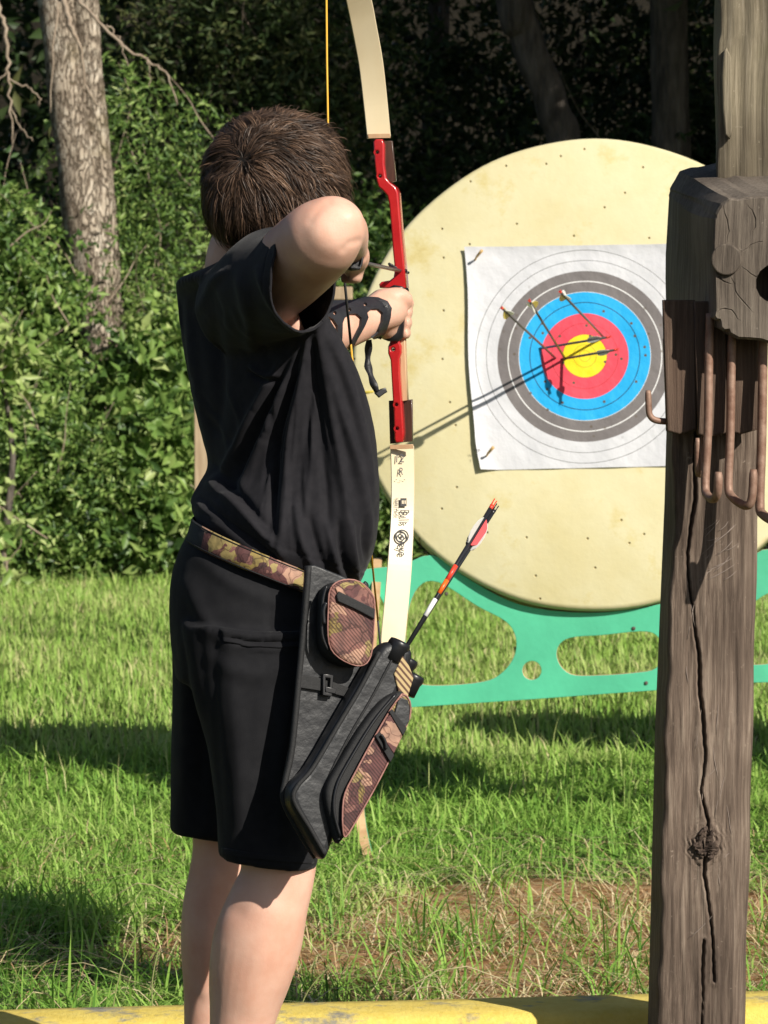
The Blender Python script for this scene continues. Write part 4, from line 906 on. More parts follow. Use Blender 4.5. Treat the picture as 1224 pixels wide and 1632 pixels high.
# torso inside the shirt, hips
def shrink(q, f): cx, cy = (q[0]+q[2])/2, (q[1]+q[3])/2; return (cx+(q[0]-cx)*f, cy+(q[1]-cy)*f, cx+(q[2]-cx)*f, cy+(q[3]-cy)*f, q[4], q[5]*f)
parts.append(loft_body([(330, 960, 540, 990, 5.31, .11, .05)] + [shrink(q, .85 if i < 8 else .62) + (k,) for i, (q, k) in enumerate(zip(TOR[:12], SHR))], 5, 40, 2.25))
parts.append(tube_px([(384, 475, 5.32, .040), (380, 428, 5.31, .050), (398, 380, 5.30, .052), (420, 340, 5.29, .055)], 20))
# head: skull, jaw, nose, ears, lips
hm = Matrix((FSIDE, FACE, Vector((0, 0, 1)))).transposed()
parts.append(ellipsoid(HC + Vector((0, 0, -.004)), .073, .086, .083, 28, 18, hm))
parts.append(ellipsoid(HC + FACE*.035 + Vector((0, 0, -.062)), .060, .058, .062, 24, 14, hm))
parts.append(tube([HC + FACE*.085 + Vector((0, 0, .012)), HC + FACE*.098 + Vector((0, 0, -.012)), HC + FACE*.108 + Vector((0, 0, -.026)), HC + FACE*.088 + Vector((0, 0, -.034))], [.008, .011, .014, .010], 10))
for s in (-1, 1):
    parts.append(ellipsoid(HC + FSIDE*s*.081 + FACE*.002 + Vector((0, 0, -.018)), .010, .017, .030, 12, 8, hm))
for z, r in ((-.060, .007), (-.069, .008)): parts.append(ellipsoid(HC + FACE*.089 + Vector((0, 0, z)), .022, .009, r, 12, 8, hm))
# right arm (drawing)
parts.append(tube_px([(400, 490, 5.27, .05), (432, 458, 5.20, .054), (464, 426, 5.10, .0575), (500, 392, 5.0, .0565), (516, 377, 4.965, .054), (526, 368, 4.945, .048), (533, 362, 4.925, .036), (537, 359, 4.915, .020)], 24, 5))
parts.append(tube_px([(530, 366, 4.95, .046), (540, 366, 5.0, .039), (551, 373, 5.07, .032), (558, 386, 5.14, .026), (561, 400, 5.19, .022)], 20, 5))
parts.append(ellipsoid(P(529, 365, 4.955), .047, .044, .047), )
parts.append(ellipsoid(P(550, 352, 4.945), .027, .030, .025))
# right hand hooked on the string
parts.append(tube_px([(562, 402, 5.18, .023), (562, 410, 5.21, .025), (561, 416, 5.24, .022)], 14, 4))
for k, (yy, dx) in enumerate(((408, 0), (420, 1), (432, 2), (442, 0))):
    parts.append(tube_px([(556, yy-4, 5.215, .0095), (567+dx, yy, 5.222, .0092), (567+dx, yy+1, 5.25, .0088), (556+dx, yy+2, 5.262, .008), (548+dx, yy+2, 5.25, .0072)], 10, 4))
parts.append(tube_px([(566, 410, 5.21, .011), (574, 404, 5.235, .0105), (572, 398, 5.26, .0085)], 10, 4))
# left arm (bow arm)
parts.append(tube_px([(385, 505, 5.42, .045), (400, 506, 5.50, .048), (440, 515, 5.58, .048), (480, 525, 5.63, .044), (520, 525, 5.68, .042), (560, 515, 5.74, .036), (592, 505, 5.79, .030), (608, 500, 5.815, .029)], 24, 5))
# left hand: palm, thumb across the grip, four fingers round the far side
parts.append(tube_px([(596, 503, 5.79, .029), (612, 494, 5.815, .034), (622, 490, 5.835, .032)], 18, 4))
parts.append(tube_px([(606, 486, 5.805, .024), (622, 477, 5.812, .019), (636, 473, 5.815, .0155), (645, 477, 5.822, .0135), (647, 487, 5.832, .0115)], 14, 5))
for k, yy in enumerate((482, 496, 513, 530)):
    x = (650, 648.5, 647.5, 645.5)[k]
    parts.append(tube_px([(612, yy-4, 5.83, .0125), (618, yy-3, 5.868, .0115), (634, yy, 5.893, .0105), (x, yy+1, 5.878, .0095), (x, yy+2, 5.855, .0092), (x-3, yy+2, 5.842, .0078)], 12, 4))
parts.append(tube_px([(604, 500, 5.812, .026), (612, 515, 5.825, .023), (618, 528, 5.84, .018)], 14, 4))
# legs
parts.append(tube_px([(425, 1060, 5.24, .070), (440, 1200, 5.20, .068), (443, 1330, 5.195, .060), (443, 1390, 5.19, .0535), (428, 1440, 5.19, .058), (413, 1490, 5.195, .0635), (401, 1545, 5.2, .061), (386, 1625, 5.205, .048), (372, 1730, 5.21, .036), (366, 1800, 5.21, .032), (364, 1850, 5.215, .034)], 28, 5))
parts.append(tube_px([(370, 1060, 5.40, .07), (375, 1200, 5.43, .07), (366, 1310, 5.435, .058), (360, 1365, 5.435, .051), (350, 1440, 5.44, .055), (345, 1500, 5.44, .054), (336, 1600, 5.445, .041), (328, 1700, 5.45, .034), (325, 1790, 5.45, .031), (325, 1830, 5.45, .033)], 28, 5))
body_me = fused(parts, .0034, 5, .5)
def local_smooth(me, spots, it):
    bm = bmesh.new(); bm.from_mesh(me)
    for c, r, n in spots:
        vs = [v for v in bm.verts if (v.co-c).length < r]
        for _ in range(n): bmesh.ops.smooth_vert(bm, verts=vs, factor=.5, use_axis_x=True, use_axis_y=True, use_axis_z=True)
    bm.to_mesh(me); bm.free()
local_smooth(body_me, [(P(520, 372, 4.97), .085, 32), (P(606, 492, 5.81), .03, 12), (P(440, 1400, 5.19), .12, 10)], 1)
co = getco(body_me).astype(float); no = getno(body_me).astype(float); q = proj(co); fr = np.clip(-no[:, 1]*1.5+.3, 0, 1)*(co[:, 1] < 5.15)
for ln, am, wd in (([(494, 352), (508, 333), (524, 322)], -.0016, 7), ([(548, 398), (556, 388), (572, 384)], -.002, 6)):
    d_, t_ = polydist(q, ln); co += no*(am*fr*np.exp(-(d_/wd)**2))[:, None]
lg = np.clip((.55-co[:, 2])*10, 0, 1)
for ln, am, wd in (([(398, 1385), (392, 1420), (380, 1450)], -.002, 16), ([(430, 1460), (412, 1540), (400, 1600)], .0015, 20), ([(340, 1400), (332, 1480), (325, 1580)], .0025, 12)):
    d_, t_ = polydist(q, ln); co += no*(am*lg*np.clip(-no[:, 1]*1.5+.3, 0, 1)*np.exp(-(d_/wd)**2))[:, None]
co += no*(.0008*snoise(co[:, 0], co[:, 1], co[:, 2], 30, 61)*lg)[:, None]
body_me.vertices.foreach_set('co', co.astype(np.float32).ravel()); body_me.update()
ob('body', body_me, skin, PE)
eye_w = mat('eye_white', (.7, .68, .65), .2)
for s in (-1, 1): ob('eye', mesh(*ellipsoid(HC + FSIDE*s*.031 + FACE*.083 + Vector((0, 0, .004)), .012, .008, .008, 12, 8, hm)), eye_w, PE)
shoe_m = mat('dark_shoe', (.02, .02, .022), .6, bump=.001, bscale=60)
for x_, y_, yy in ((364, 1880, 5.215), (325, 1850, 5.45)):
    c = P(x_, y_, yy); c.z = .0; d = Vector((.93, -.1, 0)).normalized()
    sh = fused([tube([c + Vector((0, 0, .04)) - d*.06, c + Vector((0, 0, .045)), c + d*.08 + Vector((0, 0, .04)), c + d*.155 + Vector((0, 0, .032))], [.036, .045, .043, .030], 16), tube([c + Vector((0, 0, .03)), c + Vector((0, 0, .10))], [.043, .042], 16)], .006, 4)
    co = getco(sh); co[:, 2] = np.maximum(co[:, 2], .001); sh.vertices.foreach_set('co', co.ravel()); ob('shoe', sh, shoe_m, PE)

# ---- T-shirt
sp = [loft_body([q + (k,) for q, k in zip(TOR, SHR)], 5, 48, 2.25)]
sp.append(tube_px([(385, 495, 5.30, .072), (412, 472, 5.22, .076), (440, 452, 5.16, .080), (470, 447, 5.08, .074), (505, 432, 5.0, .071), (535, 415, 4.93, .071)], 26, 5))
sp.append(tube_px([(352, 500, 5.40, .070), (368, 500, 5.45, .068), (395, 508, 5.53, .062), (430, 516, 5.59, .060)], 22, 5))
sme = evalmesh(fused(sp, .0056, 6, .5), [('SUBSURF', dict(levels=1, render_levels=1))])
def cut(me, co, no, centre=None, rad=9, outer=True):
    bm = bmesh.new(); bm.from_mesh(me)
    g = bm.verts[:] + bm.edges[:] + bm.faces[:]
    if centre is not None:
        fs = [f for f in bm.faces if (f.calc_center_median()-centre).length < rad]
        es = {e for f in fs for e in f.edges}; vs = {v for f in fs for v in f.verts}; g = list(vs)+list(es)+fs
    bmesh.ops.bisect_plane(bm, geom=g, plane_co=co, plane_no=no, clear_outer=True)
    bm.to_mesh(me); bm.free()
# sleeve opening
so_c = P(482, 449, 5.06); s_ax = Vector((.90, -.42, -.02)).normalized()
cut(sme, so_c, s_ax, P(502, 396, 4.98), .195)
lo_c = P(405, 505, 5.56); cut(sme, lo_c, Vector((.6, .75, -.1)), P(425, 512, 5.60), .12)
cut(sme, P(380, 417, 5.31), Vector((.12, -.12, 1)).normalized(), P(380, 404, 5.31), .07)
hl, hr = P(318, 836, 5.31), P(566, 926, 5.31); hn = (hr-hl).cross(Vector((0, 1, 0))).normalized(); hn = hn if hn.z < 0 else -hn
cut(sme, hl, hn)
def folds(me, lines, base_noise=.0):
    co = getco(me).astype(float); no = getno(me).astype(float); px_ = proj(co)
    wt = np.clip(-no[:, 1]*1.6+.25, 0, 1); dsp = np.zeros(len(co))
    for ln, amp, wd in lines:
        d, t = polydist(px_, ln); fade = np.clip(np.sin(np.pi*np.clip(t*.92+.06, 0, 1)), 0, 1)**.6
        dsp += amp*fade*np.exp(-(d/wd)**2)
    co += no*(dsp*wt + base_noise*snoise(co[:, 0], co[:, 1], co[:, 2], 22, 17) + base_noise*.5*snoise(co[:, 0], co[:, 1], co[:, 2], 55, 18))[:, None]
    me.vertices.foreach_set('co', co.astype(np.float32).ravel()); me.update()
AP = (500, 520)
def fl(pts, n=6): return [tuple(q) for q in smooth_path(pts, n)]
SF = []
# folds fanning from the armpit over the side and belly
for pts, a, w_ in [([(508, 525), (540, 640), (575, 760), (592, 880)], .006, 10), ([(503, 528), (525, 640), (548, 780), (560, 915)], .006, 9), ([(497, 530), (505, 640), (520, 780), (525, 900)], -.005, 8),
                   ([(515, 520), (552, 600), (580, 700), (596, 800)], .005, 9), ([(492, 532), (480, 620), (462, 720), (446, 880)], .008, 10), ([(487, 535), (462, 625), (440, 720), (428, 860)], -.008, 8),
                   ([(482, 538), (455, 610), (420, 700), (380, 790)], .008, 10), ([(470, 560), (430, 640), (395, 720), (352, 790)], -.007, 9), ([(455, 570), (410, 650), (370, 730), (335, 775)], .007, 10),
                   ([(437, 600), (437, 700), (438, 800), (438, 885)], -.004, 5), ([(400, 585), (420, 598), (445, 598)], .006, 4), ([(398, 592), (420, 606), (447, 606)], -.005, 5),
                   ([(330, 770), (370, 800), (420, 850), (455, 890)], .007, 11), ([(315, 790), (350, 822), (400, 862), (440, 890)], -.006, 8), ([(340, 740), (390, 800), (430, 850)], -.006, 9),
                   ([(560, 930), (545, 880), (540, 830)], -.007, 6), ([(572, 925), (562, 880), (560, 830)], .006, 6), ([(548, 935), (530, 880), (520, 830)], .006, 7), ([(585, 900), (580, 860), (582, 820)], -.005, 5), ([(525, 925), (505, 870), (490, 820)], -.006, 8), ([(505, 915), (480, 860), (470, 800)], .005, 8),
                   ([(300, 480), (306, 560), (318, 640), (335, 720)], .005, 9), ([(330, 460), (345, 540), (350, 620), (345, 700)], -.005, 14), ([(360, 430), (335, 455), (315, 500)], .005, 8), ([(380, 440), (395, 500), (400, 560)], .005, 12), ([(430, 395), (450, 450), (480, 515)], -.004, 9), ([(412, 430), (440, 490), (482, 535)], .006, 9)]:
    SF.append((fl(pts), a, w_))
for k in range(22):
    e0 = (random.uniform(330, 590), 905); f_ = (e0[0]-330)/260; e0 = (e0[0], 800+110*min(1, f_*1.6)); c0 = (random.uniform(484, 512), random.uniform(522, 545)); t0, t1 = random.uniform(0, .35), random.uniform(.55, 1)
    bow = random.uniform(-22, 8)
    pts = [(c0[0]+(e0[0]-c0[0])*t + bow*math.sin(math.pi*t), c0[1]+(e0[1]-c0[1])*t) for t in np.linspace(t0, t1, 5)]
    SF.append((fl(pts, 3), random.choice((-1, 1))*random.uniform(.0012, .0028), random.uniform(3, 6)))
for k in range(10):
    x0, y0 = random.uniform(300, 420), random.uniform(470, 700); pts = [(x0+t*random.uniform(20, 60), y0+t*70+10*math.sin(t*3)) for t in (0, .3, .6, 1)]
    SF.append((fl(pts, 3), random.choice((-1, 1))*.0015, random.uniform(4, 7)))
folds(sme, [(l, a*1.5 if w_ > 6 else a*1.2, w_*.85) for l, a, w_ in SF], .0011)
co = getco(sme); no = getno(sme); dpl = (co-np.array(so_c)) @ np.array(s_ax); nr = np.linalg.norm(co-np.array(P(474, 449, 5.08)), axis=1) < .13
co -= no*(.0012*np.exp(-((dpl+.017)/.0016)**2)*nr)[:, None]; dh = (co-np.array(hl)) @ np.array(hn); co -= no*(.0012*np.exp(-((dh+.02)/.0018)**2))[:, None]
sme.vertices.foreach_set('co', co.ravel())
sme = evalmesh(sme, [('SOLIDIFY', dict(thickness=.0035, offset=-1)), ('SMOOTH', dict(factor=.3, iterations=1))])
ts = ob('t_shirt', sme, black_cotton, PE)
# hem of the sleeve
bm = bmesh.new(); bm.from_mesh(sme)
bm.free()

# ---- shorts
hp = loft_body([(308, 838, 566, 930, 5.31, .146), (288, 872, 572, 960, 5.31, .154), (273, 920, 574, 990, 5.31, .164), (270, 968, 566, 1020, 5.31, .168), (274, 1030, 548, 1055, 5.31, .165), (280, 1080, 520, 1090, 5.31, .15)], 5, 48, 2.3)
nl = loft_body([(288, 990, 548, 1005, 5.225, .10), (306, 1100, 528, 1100, 5.215, .098), (330, 1200, 513, 1205, 5.21, .093), (343, 1290, 508, 1300, 5.205, .088), (349, 1352, 506, 1371, 5.2, .086), (349, 1362, 506, 1381, 5.2, .086)], 5, 44, 2.4)
fl_ = loft_body([(273, 990, 470, 1000, 5.40, .10), (275, 1100, 450, 1100, 5.415, .095), (273, 1200, 435, 1200, 5.425, .09), (271, 1310, 425, 1324, 5.43, .085), (271, 1322, 425, 1336, 5.43, .085)], 5, 44, 2.4)
hme = fused([hp, nl, fl_], .0052, 4, .45)
folds(hme, [(fl([(345, 1004), (400, 1014), (478, 1012)]), .0045, 4), (fl([(348, 1012), (400, 1022), (478, 1021)]), -.005, 4), (fl([(372, 1026), (420, 1034), (480, 1030)]), .004, 4), (fl([(430, 935), (431, 1000), (433, 1030)]), -.003, 3),
            (fl([(300, 930), (330, 990), (380, 1040)]), .006, 13), (fl([(345, 1000), (338, 1100), (342, 1200), (352, 1330)]), -.006, 12), (fl([(370, 1080), (380, 1200), (384, 1340)]), .005, 14), (fl([(440, 1100), (425, 1220), (430, 1350)]), -.005, 13), (fl([(470, 1080), (450, 1200), (458, 1340)]), .005, 12),
            (fl([(290, 1000), (296, 1150), (292, 1300)]), .004, 10), (fl([(318, 1010), (322, 1160), (318, 1310)]), -.005, 10), (fl([(320, 890), (370, 930), (440, 960)]), .005, 12), (fl([(340, 1050), (400, 1075), (450, 1060)]), .005, 14)], .0011)
sho = ob('shorts', hme, black_twill, PE)
BVS = BVHTree.FromPolygons([v.co.copy() for v in hme.vertices], [tuple(p.vertices) for p in hme.polygons])
def drape(pts, name, m, parent, lift=.0016, t=.0025, seg=8):
    me = plate(pts, (), 0, 0); bm = bmesh.new(); bm.from_mesh(me); bmesh.ops.remove_doubles(bm, verts=bm.verts, dist=.01); bmesh.ops.triangulate(bm, faces=bm.faces)
    for k in range(7):
        es = [e_ for e_ in bm.edges if e_.calc_length() > seg]
        if not es: break
        bmesh.ops.subdivide_edges(bm, edges=es, cuts=1); bmesh.ops.triangulate(bm, faces=bm.faces)
    bm.to_mesh(me); bm.free()
    def fn(q):
        d = ray(q.x, q.y).normalized(); h = BVS.ray_cast(CAM, d)
        return (h[0] + h[1]*lift) if h[0] is not None else P(q.x, q.y, 5.2)
    set_co(me, fn); me = evalmesh(me, [('SOLIDIFY', dict(thickness=t, offset=0)), ('SMOOTH', dict(factor=.5, iterations=2))]); return ob(name, me, m, parent)
drape([(352, 1003), (400, 1009), (484, 1008), (486, 1030), (440, 1034), (390, 1030), (354, 1022)], 'pocket_flap', black_twill, sho)
drape([(352, 1350), (390, 1357), (450, 1364), (500, 1368), (501, 1377), (450, 1375), (392, 1368), (353, 1361)], 'hem', black_twill, sho, .0008, .0018)

# ---- hair
def scalp(u):                # unit directions (n,3) -> offset from HC
    x, y, z = u[:, 0], u[:, 1], u[:, 2]
    ax = np.where(x < 0, .0985, .0975); az = np.where(z > 0, .0905, .106); ay = .098
    p = np.where(z > 0, 2.15, 3.0)
    r = (np.abs(x/ax)**p + np.abs(y/ay)**p + np.abs(z/az)**p)**(-1/p)
    r = r*(1 + .018*snoise(x, y, z, 5, 41))
    o = u*r[:, None]; o[:, 0] += .010*np.clip(-o[:, 2]/.1, -1, 1)*-1*0 ; return o
WH = np.array([P(384, 252, 5.18)[0]-HC.x, -.09, P(384, 252, 5.18)[2]-HC.z]); WH /= np.linalg.norm(WH)
def hair_strands(n, seg, lmin, lmax, lift, wd):
    u = rng.normal(size=(n, 3)); u /= np.linalg.norm(u, axis=1, keepdims=True)
    fc = u @ np.array(FACE)
    zc = -.62 + .5*np.clip(fc, 0, 1)                         # hairline rises towards the face
    k = u[:, 2] > zc; u = u[k]; m = len(u)
    clump = snoise(u[:, 0], u[:, 1], u[:, 2], 9, 51); cl2 = snoise(u[:, 0], u[:, 1], u[:, 2], 30, 52)
    ln = rng.uniform(lmin, lmax, m)*(1+.15*clump); off = rng.uniform(.0, 1, m)
    P_ = []; cur = u.copy(); dprev = None
    for s in range(seg+1):
        t = s/seg
        pos = scalp(cur); r = 1 + (lift*(.25+.75*off)*(1.15*np.sin(np.pi*min(t*.75, 1)) + .1) + .05*clump*t + .03*cl2*t)
        P_.append(pos*r[:, None])
        g = cur - WH; g -= (g*cur).sum(1)[:, None]*cur; gl = np.linalg.norm(g, axis=1, keepdims=True)+1e-6; g = g/gl
        sw = np.cross(cur, g)                                    # swirl
        down = np.array([[0, 0, -1.]]) - cur*(-cur[:, 2:3]); 
        near = np.exp(-(gl/.55)**2)
        d = g*(1.0) + sw*(.55*near) + down*(.75*(1-near)+.1) + sw*(1.05*clump+.45*cl2)[:, None]
        d -= (d*cur).sum(1)[:, None]*cur; d /= np.linalg.norm(d, axis=1, keepdims=True)+1e-9
        if dprev is not None: d = d*.6+dprev*.4
        dprev = d
        cur = cur + d*(ln/seg/.105)[:, None]; cur /= np.linalg.norm(cur, axis=1, keepdims=True)
    Q = np.stack(P_, 1)                                           # m, seg+1, 3
    K = max(20, min(420, m//45)); li = rng.choice(m, K, replace=False); own = np.argmax(u @ u[li].T, 1)
    kl = (rng.uniform(.25, .8, K)[own][:, None, None])*(np.linspace(0, 1, seg+1)**1.3)[None, :, None]; G_ = Q[li][own]
    G_ = G_*(1 + (rng.normal(0, .035, K)[own])[:, None, None]*np.linspace(0, 1, seg+1)[None, :, None]) + rng.normal(0, .0025, (m, 1, 3))*np.linspace(0, 1, seg+1)[None, :, None]
    Q = Q*(1-kl) + G_*kl; ltone = rng.normal(0, .12, K)[own]
    # below the nape hair hangs no lower than an uneven hem
    tang = np.gradient(Q, axis=1); nrm = Q/np.linalg.norm(Q, axis=2, keepdims=True)
    sd = np.cross(tang, nrm); sd /= np.linalg.norm(sd, axis=2, keepdims=True)+1e-9
    sd = sd + nrm*rng.normal(0, .5, (m, 1, 1)); sd /= np.linalg.norm(sd, axis=2, keepdims=True)
    tw = np.linspace(0, 1, seg+1); wv = wd*(.55+.45*np.sin(np.pi*np.minimum(tw+.2, 1)))*(1-tw**4*.85)
    Lf = Q - sd*wv[None, :, None]/2; Rg = Q + sd*wv[None, :, None]/2
    V = np.stack([Lf, Rg], 2).reshape(-1, 3) + np.array(HC); b = (np.arange(m)*(seg+1)*2)[:, None] + (np.arange(seg)*2)[None]
    b = b.ravel(); T = np.stack([b, b+1, b+3, b+2], 1)
    return V, T, np.repeat(np.clip(rng.normal(.42, .14, m)+.14*clump+ltone, 0, 1), (seg+1)*2)
hs = [hair_strands(22000, 7, .035, .07, .05, .0010), hair_strands(17000, 7, .03, .055, .10, .0009), hair_strands(700, 7, .03, .05, .19, .0006)]
V, T, A = cat_blades(hs)
hair_m = mat('brown_hair', (.03, .018, .012), .5, attr=('tint', [(.012, .008, .006), (.045, .027, .018), (.125, .074, .047), (.28, .17, .105)]), spec=.28)
ho = ob('hair', np_mesh(V, T, 'hair', {'tint': A}), hair_m, PE)
u = np.array([tuple(q) for q in ellipsoid((0, 0, 0), 1, 1, 1, 48, 30)[0]]); fcs = ellipsoid((0, 0, 0), 1, 1, 1, 48, 30)[1]
fc = u @ np.array(FACE); keep = u[:, 2] > (-.56 + .55*np.clip(fc, 0, 1)); cv = scalp(u)*.985 + np.array(HC)
cme = mesh([tuple(q) for q in cv], [f for f in fcs if all(keep[i] for i in f)])
ob('hair_cap', cme, mat('hair_root', (.010, .007, .005), .8), ho)

# ================================================================== BOW
BE = empty('recurve_bow', P(635, 560, 5.85), 'red takedown recurve bow with cream limbs held by the boy', 'bow')
RP = Plane(P(632, 460, 5.845), Vector((-.13, -1, 0)))
def rplate(pts, t, h, m, name, bev=.002, parent=BE, holes=(), sm=0):
    return ob(name, plate_px(RP, pts, t, h, bev, holes, sm), m, parent, False)
def circ(x, y, r, n=14): return [(x+r*math.cos(a), y+r*math.sin(a)) for a in np.linspace(0, 2*math.pi, n, endpoint=False)]
up_ = [(596, 226), (600, 222), (610, 222), (613, 230), (613, 262), (616, 284), (622, 291), (631, 298), (635, 307), (637, 330), (641, 380), (645, 420), (648, 459), (606, 459), (605, 453), (609, 449), (622, 447), (628, 442), (630, 430), (627, 400), (624, 360), (621, 325), (618, 312), (611, 304), (604, 298), (601, 288), (598, 260)]
riser = rplate(up_, .040, -.012, red_paint, 'riser_upper', .0025, holes=[circ(601.5, 243, 2.6), circ(606, 281, 2.6)])
lo_ = [(620, 534), (636, 534), (637, 545), (640, 552), (640, 562), (637, 572), (638, 600), (641, 640), (644, 690), (643, 704), (632, 706), (629, 700), (628, 660), (625, 610), (623, 574), (619, 563), (619, 552), (622, 545)]
rl = rplate(lo_, .036, -.012, red_paint, 'riser_lower', .0025, holes=[circ(626.5, 557, 3), circ(632, 645, 2.4), circ(633, 683, 2.4)])
rplate([(637, 536), (644, 540), (646, 600), (648, 638), (640, 640), (637, 590)], .022, -.020, maple, 'riser_side_lamination', .001)
rplate([(611, 224), (624, 224), (630, 288), (622, 290), (613, 284)], .012, -.014, wood_core, 'limb_pocket', .001)
rplate([(617, 639), (654, 637), (655, 704), (619, 708)], .014, -.026, wood_core, 'limb_pocket', .001)
grip = fused([tube_px([(634, 458, 5.852, .019), (632, 480, 5.848, .018), (628, 505, 5.846, .0185), (624, 530, 5.846, .0205), (623, 537, 5.848, .0195)], 16, 4)], .003, 2)
ob('grip', grip, plastic, BE)
for x, y in ((601.5, 243), (606, 281), (626.5, 557), (632, 645), (633, 683)):
    q = RP.px(x, y, -.006); ob('bolt', mesh(*tube([q + RP.n*.004, q - RP.n*.006], [.0018, .0018], 8)), steel, BE)
ob('arrow_rest', mesh(*tube_px([(648, 432, 5.845, .003), (634, 429, 5.84, .003), (624, 424, 5.835, .0035), (620, 420, 5.83, .002)], 8, 3)), plastic, BE)
ob('rest_screw', mesh(*tube_px([(640, 432, 5.845, .0022), (652, 435, 5.848, .0022)], 8, 2)), steel, BE)
def limb(lst, name):
    a = smooth_path(lst, 8); rs = []
    for i, (x, y, Y, hw, th) in enumerate(a):
        nx_ = a[min(i+1, len(a)-1)]; pv_ = a[max(i-1, 0)]; tx, ty = nx_[0]-pv_[0], nx_[1]-pv_[1]; l = math.hypot(tx, ty); sx, sy = -ty/l, tx/l
        if sx < 0: sx, sy = -sx, -sy
        A_, B_ = P(x - sx*hw, y - sy*hw, Y-.004), P(x + sx*hw, y + sy*hw, Y+.004)
        d = Vector((0, th, 0)); e_ = (B_-A_)*.03
        rs.append([A_+e_, B_-e_, B_+d*.25, B_+d*.8, B_-e_+d, A_+e_+d, A_+d*.8, A_+d*.25])
    v, f = rings(rs); me = mesh(v, f); me.materials.append(limb_mat); return ob(name, me, None, BE, False), a
UL, ua = limb([(604, 219, 5.853, 19, .009), (598, 160, 5.84, 19.3, .0085), (591, 100, 5.815, 19.6, .008), (581, 45, 5.78, 19.8, .007), (572, 0, 5.745, 20, .0065), (553, -80, 5.67, 18, .0055), (536, -170, 5.58, 14, .005), (524, -240, 5.54, 10, .005), (519, -285, 5.56, 6, .005)], 'upper_limb')
LL, la = limb([(641, 711, 5.853, 19, .009), (642, 770, 5.845, 18.7, .0085), (641, 830, 5.83, 18.7, .008), (637, 900, 5.80, 19.5, .0072), (631, 970, 5.755, 19.5, .0066), (626, 1020, 5.72, 19, .006), (621, 1070, 5.68, 14, .005), (618, 1115, 5.66, 9, .005), (617, 1150, 5.68, 6, .005)], 'lower_limb')
rplate([(587, 214), (622, 213), (623, 220), (588, 221)], .004, .004, maple, 'limb_butt', .0005)
rplate([(622, 709), (659, 708), (659, 715), (622, 716)], .004, .004, maple, 'limb_butt', .0005)
# string
NK = (547, 424, 5.275)
def pl(*q): return [P(*k) for k in q]
ob('string', mesh(*tube(pl((518, -275, 5.545), (521, 100, 5.43), (523, 215, 5.40), NK), [.0016]*4, 7)), string_m, BE)
a0, a1 = P(*NK), P(616, 1128, 5.655)
def sp_(t): return a0.lerp(a1, t)
ob('string', mesh(*tube([sp_(.16), sp_(.80)], [.0016, .0016], 7)), string_m, BE)
ob('serving', mesh(*tube([sp_(-.02), sp_(.165)], [.0021, .0021], 7)), serving, BE); ob('serving', mesh(*tube([sp_(.79), sp_(1)], [.0017, .0017], 7)), serving, BE)
# writing on the lower limb
def limbY(py): return float(np.interp(py, la[:, 1], la[:, 2]))
def limbX(py): return float(np.interp(py, la[:, 1], la[:, 0]))
def limb_text(body, x0, y0, size, rot, m, name, sx=1.0, shear=0):
    me = text_mesh(body, 1.0); c, s = math.cos(rot), math.sin(rot)
    def fn(q):
        u_, v_ = q.x*size*sx + q.y*size*shear, -q.y*size; X, Y_ = x0 + u_*c - v_*s, y0 + u_*s + v_*c
        d = ray(X, Y_); return P(X, Y_, limbY(Y_) - .0045 - (X-limbX(Y_))*(-.004/19))
    ob(name, set_co(me, fn), m, LL, False)
limb_text('12', 628, 737, 19, 0, ink2, 'handwritten_number', .85, .06)
limb_text('R', 634, 757, 17, 0, ink2, 'handwritten_letter', .8, .15)
limb_text('- .. -', 630, 767, 11, 0, ink2, 'worn_print', .9)
HB = math.pi/2
limb_text('Bulls', 638, 812, 21, HB + .02, ink, 'printed_word', .62)
limb_text('eye', 635, 865, 21, HB + .03, ink, 'printed_word', .72)
limb_text('HERITAGE', 629.5, 793, 9, HB, ink2, 'printed_word', .75)
def limb_ring(cx, cy, r0, r1, name):
    n = 32; v = []; f = []
    for k in range(n):
        a = 2*math.pi*k/n
        for r in (r0, r1):
            X, Y_ = cx + r*math.cos(a), cy + r*math.sin(a); v.append(P(X, Y_, limbY(Y_) - .0047 - (X-limbX(Y_))*(-.004/19)))
    for k in range(n):
        j = (k+1) % n; f.append((2*k, 2*k+1, 2*j+1, 2*j))
    ob(name, mesh(v, f), ink, LL, False)
for r0, r1 in ((8.6, 11.2), (4.6, 6.4), (0.2, 2.4)): limb_ring(640.5, 855, r0, r1, 'printed_ring')
def limb_quad(x0, y0, x1, y1, m, name, dz=.0047):
    v = [P(a, b, limbY(b) - dz - (a-limbX(b))*(-.004/19)) for a, b in ((x0, y0), (x1, y0), (x1, y1), (x0, y1))]; ob(name, mesh(v, [(0, 1, 2, 3)]), m, LL, False)
limb_quad(638, 794, 648, 807, ink, 'printed_logo')
for k in range(3): limb_quad(640.5+2.4*k, 797.5, 641.9+2.4*k, 803, limb_mat, 'printed_logo', .0052)
# nocked arrow
arrow(P(548, 412, 5.262), P(644, 433, 5.885), 'arrow nocked on the string of the bow', alu, .0031, (vred, vwhite, vwhite), (), redn, .6)
# finger tab
FT = empty('finger_tab', P(560, 415, 5.2), 'black leather finger tab on the drawing hand', 'finger tab')
fpl = Plane(P(562, 415, 5.165), Vector((.1, -1, .2)))
ob('leather_pad', plate_px(fpl, [(548, 408), (560, 402), (574, 401), (580, 407), (577, 420), (571, 430), (560, 431), (548, 427), (543, 418)], .012, -.002, .004), leather, FT, False)
ob('finger_loop', plate_px(fpl, [(549, 416), (562, 421), (572, 427), (574, 420), (576, 408), (579, 410), (577, 424), (572, 432), (560, 431), (549, 425)], .006, .007, .002), leather, FT, False)

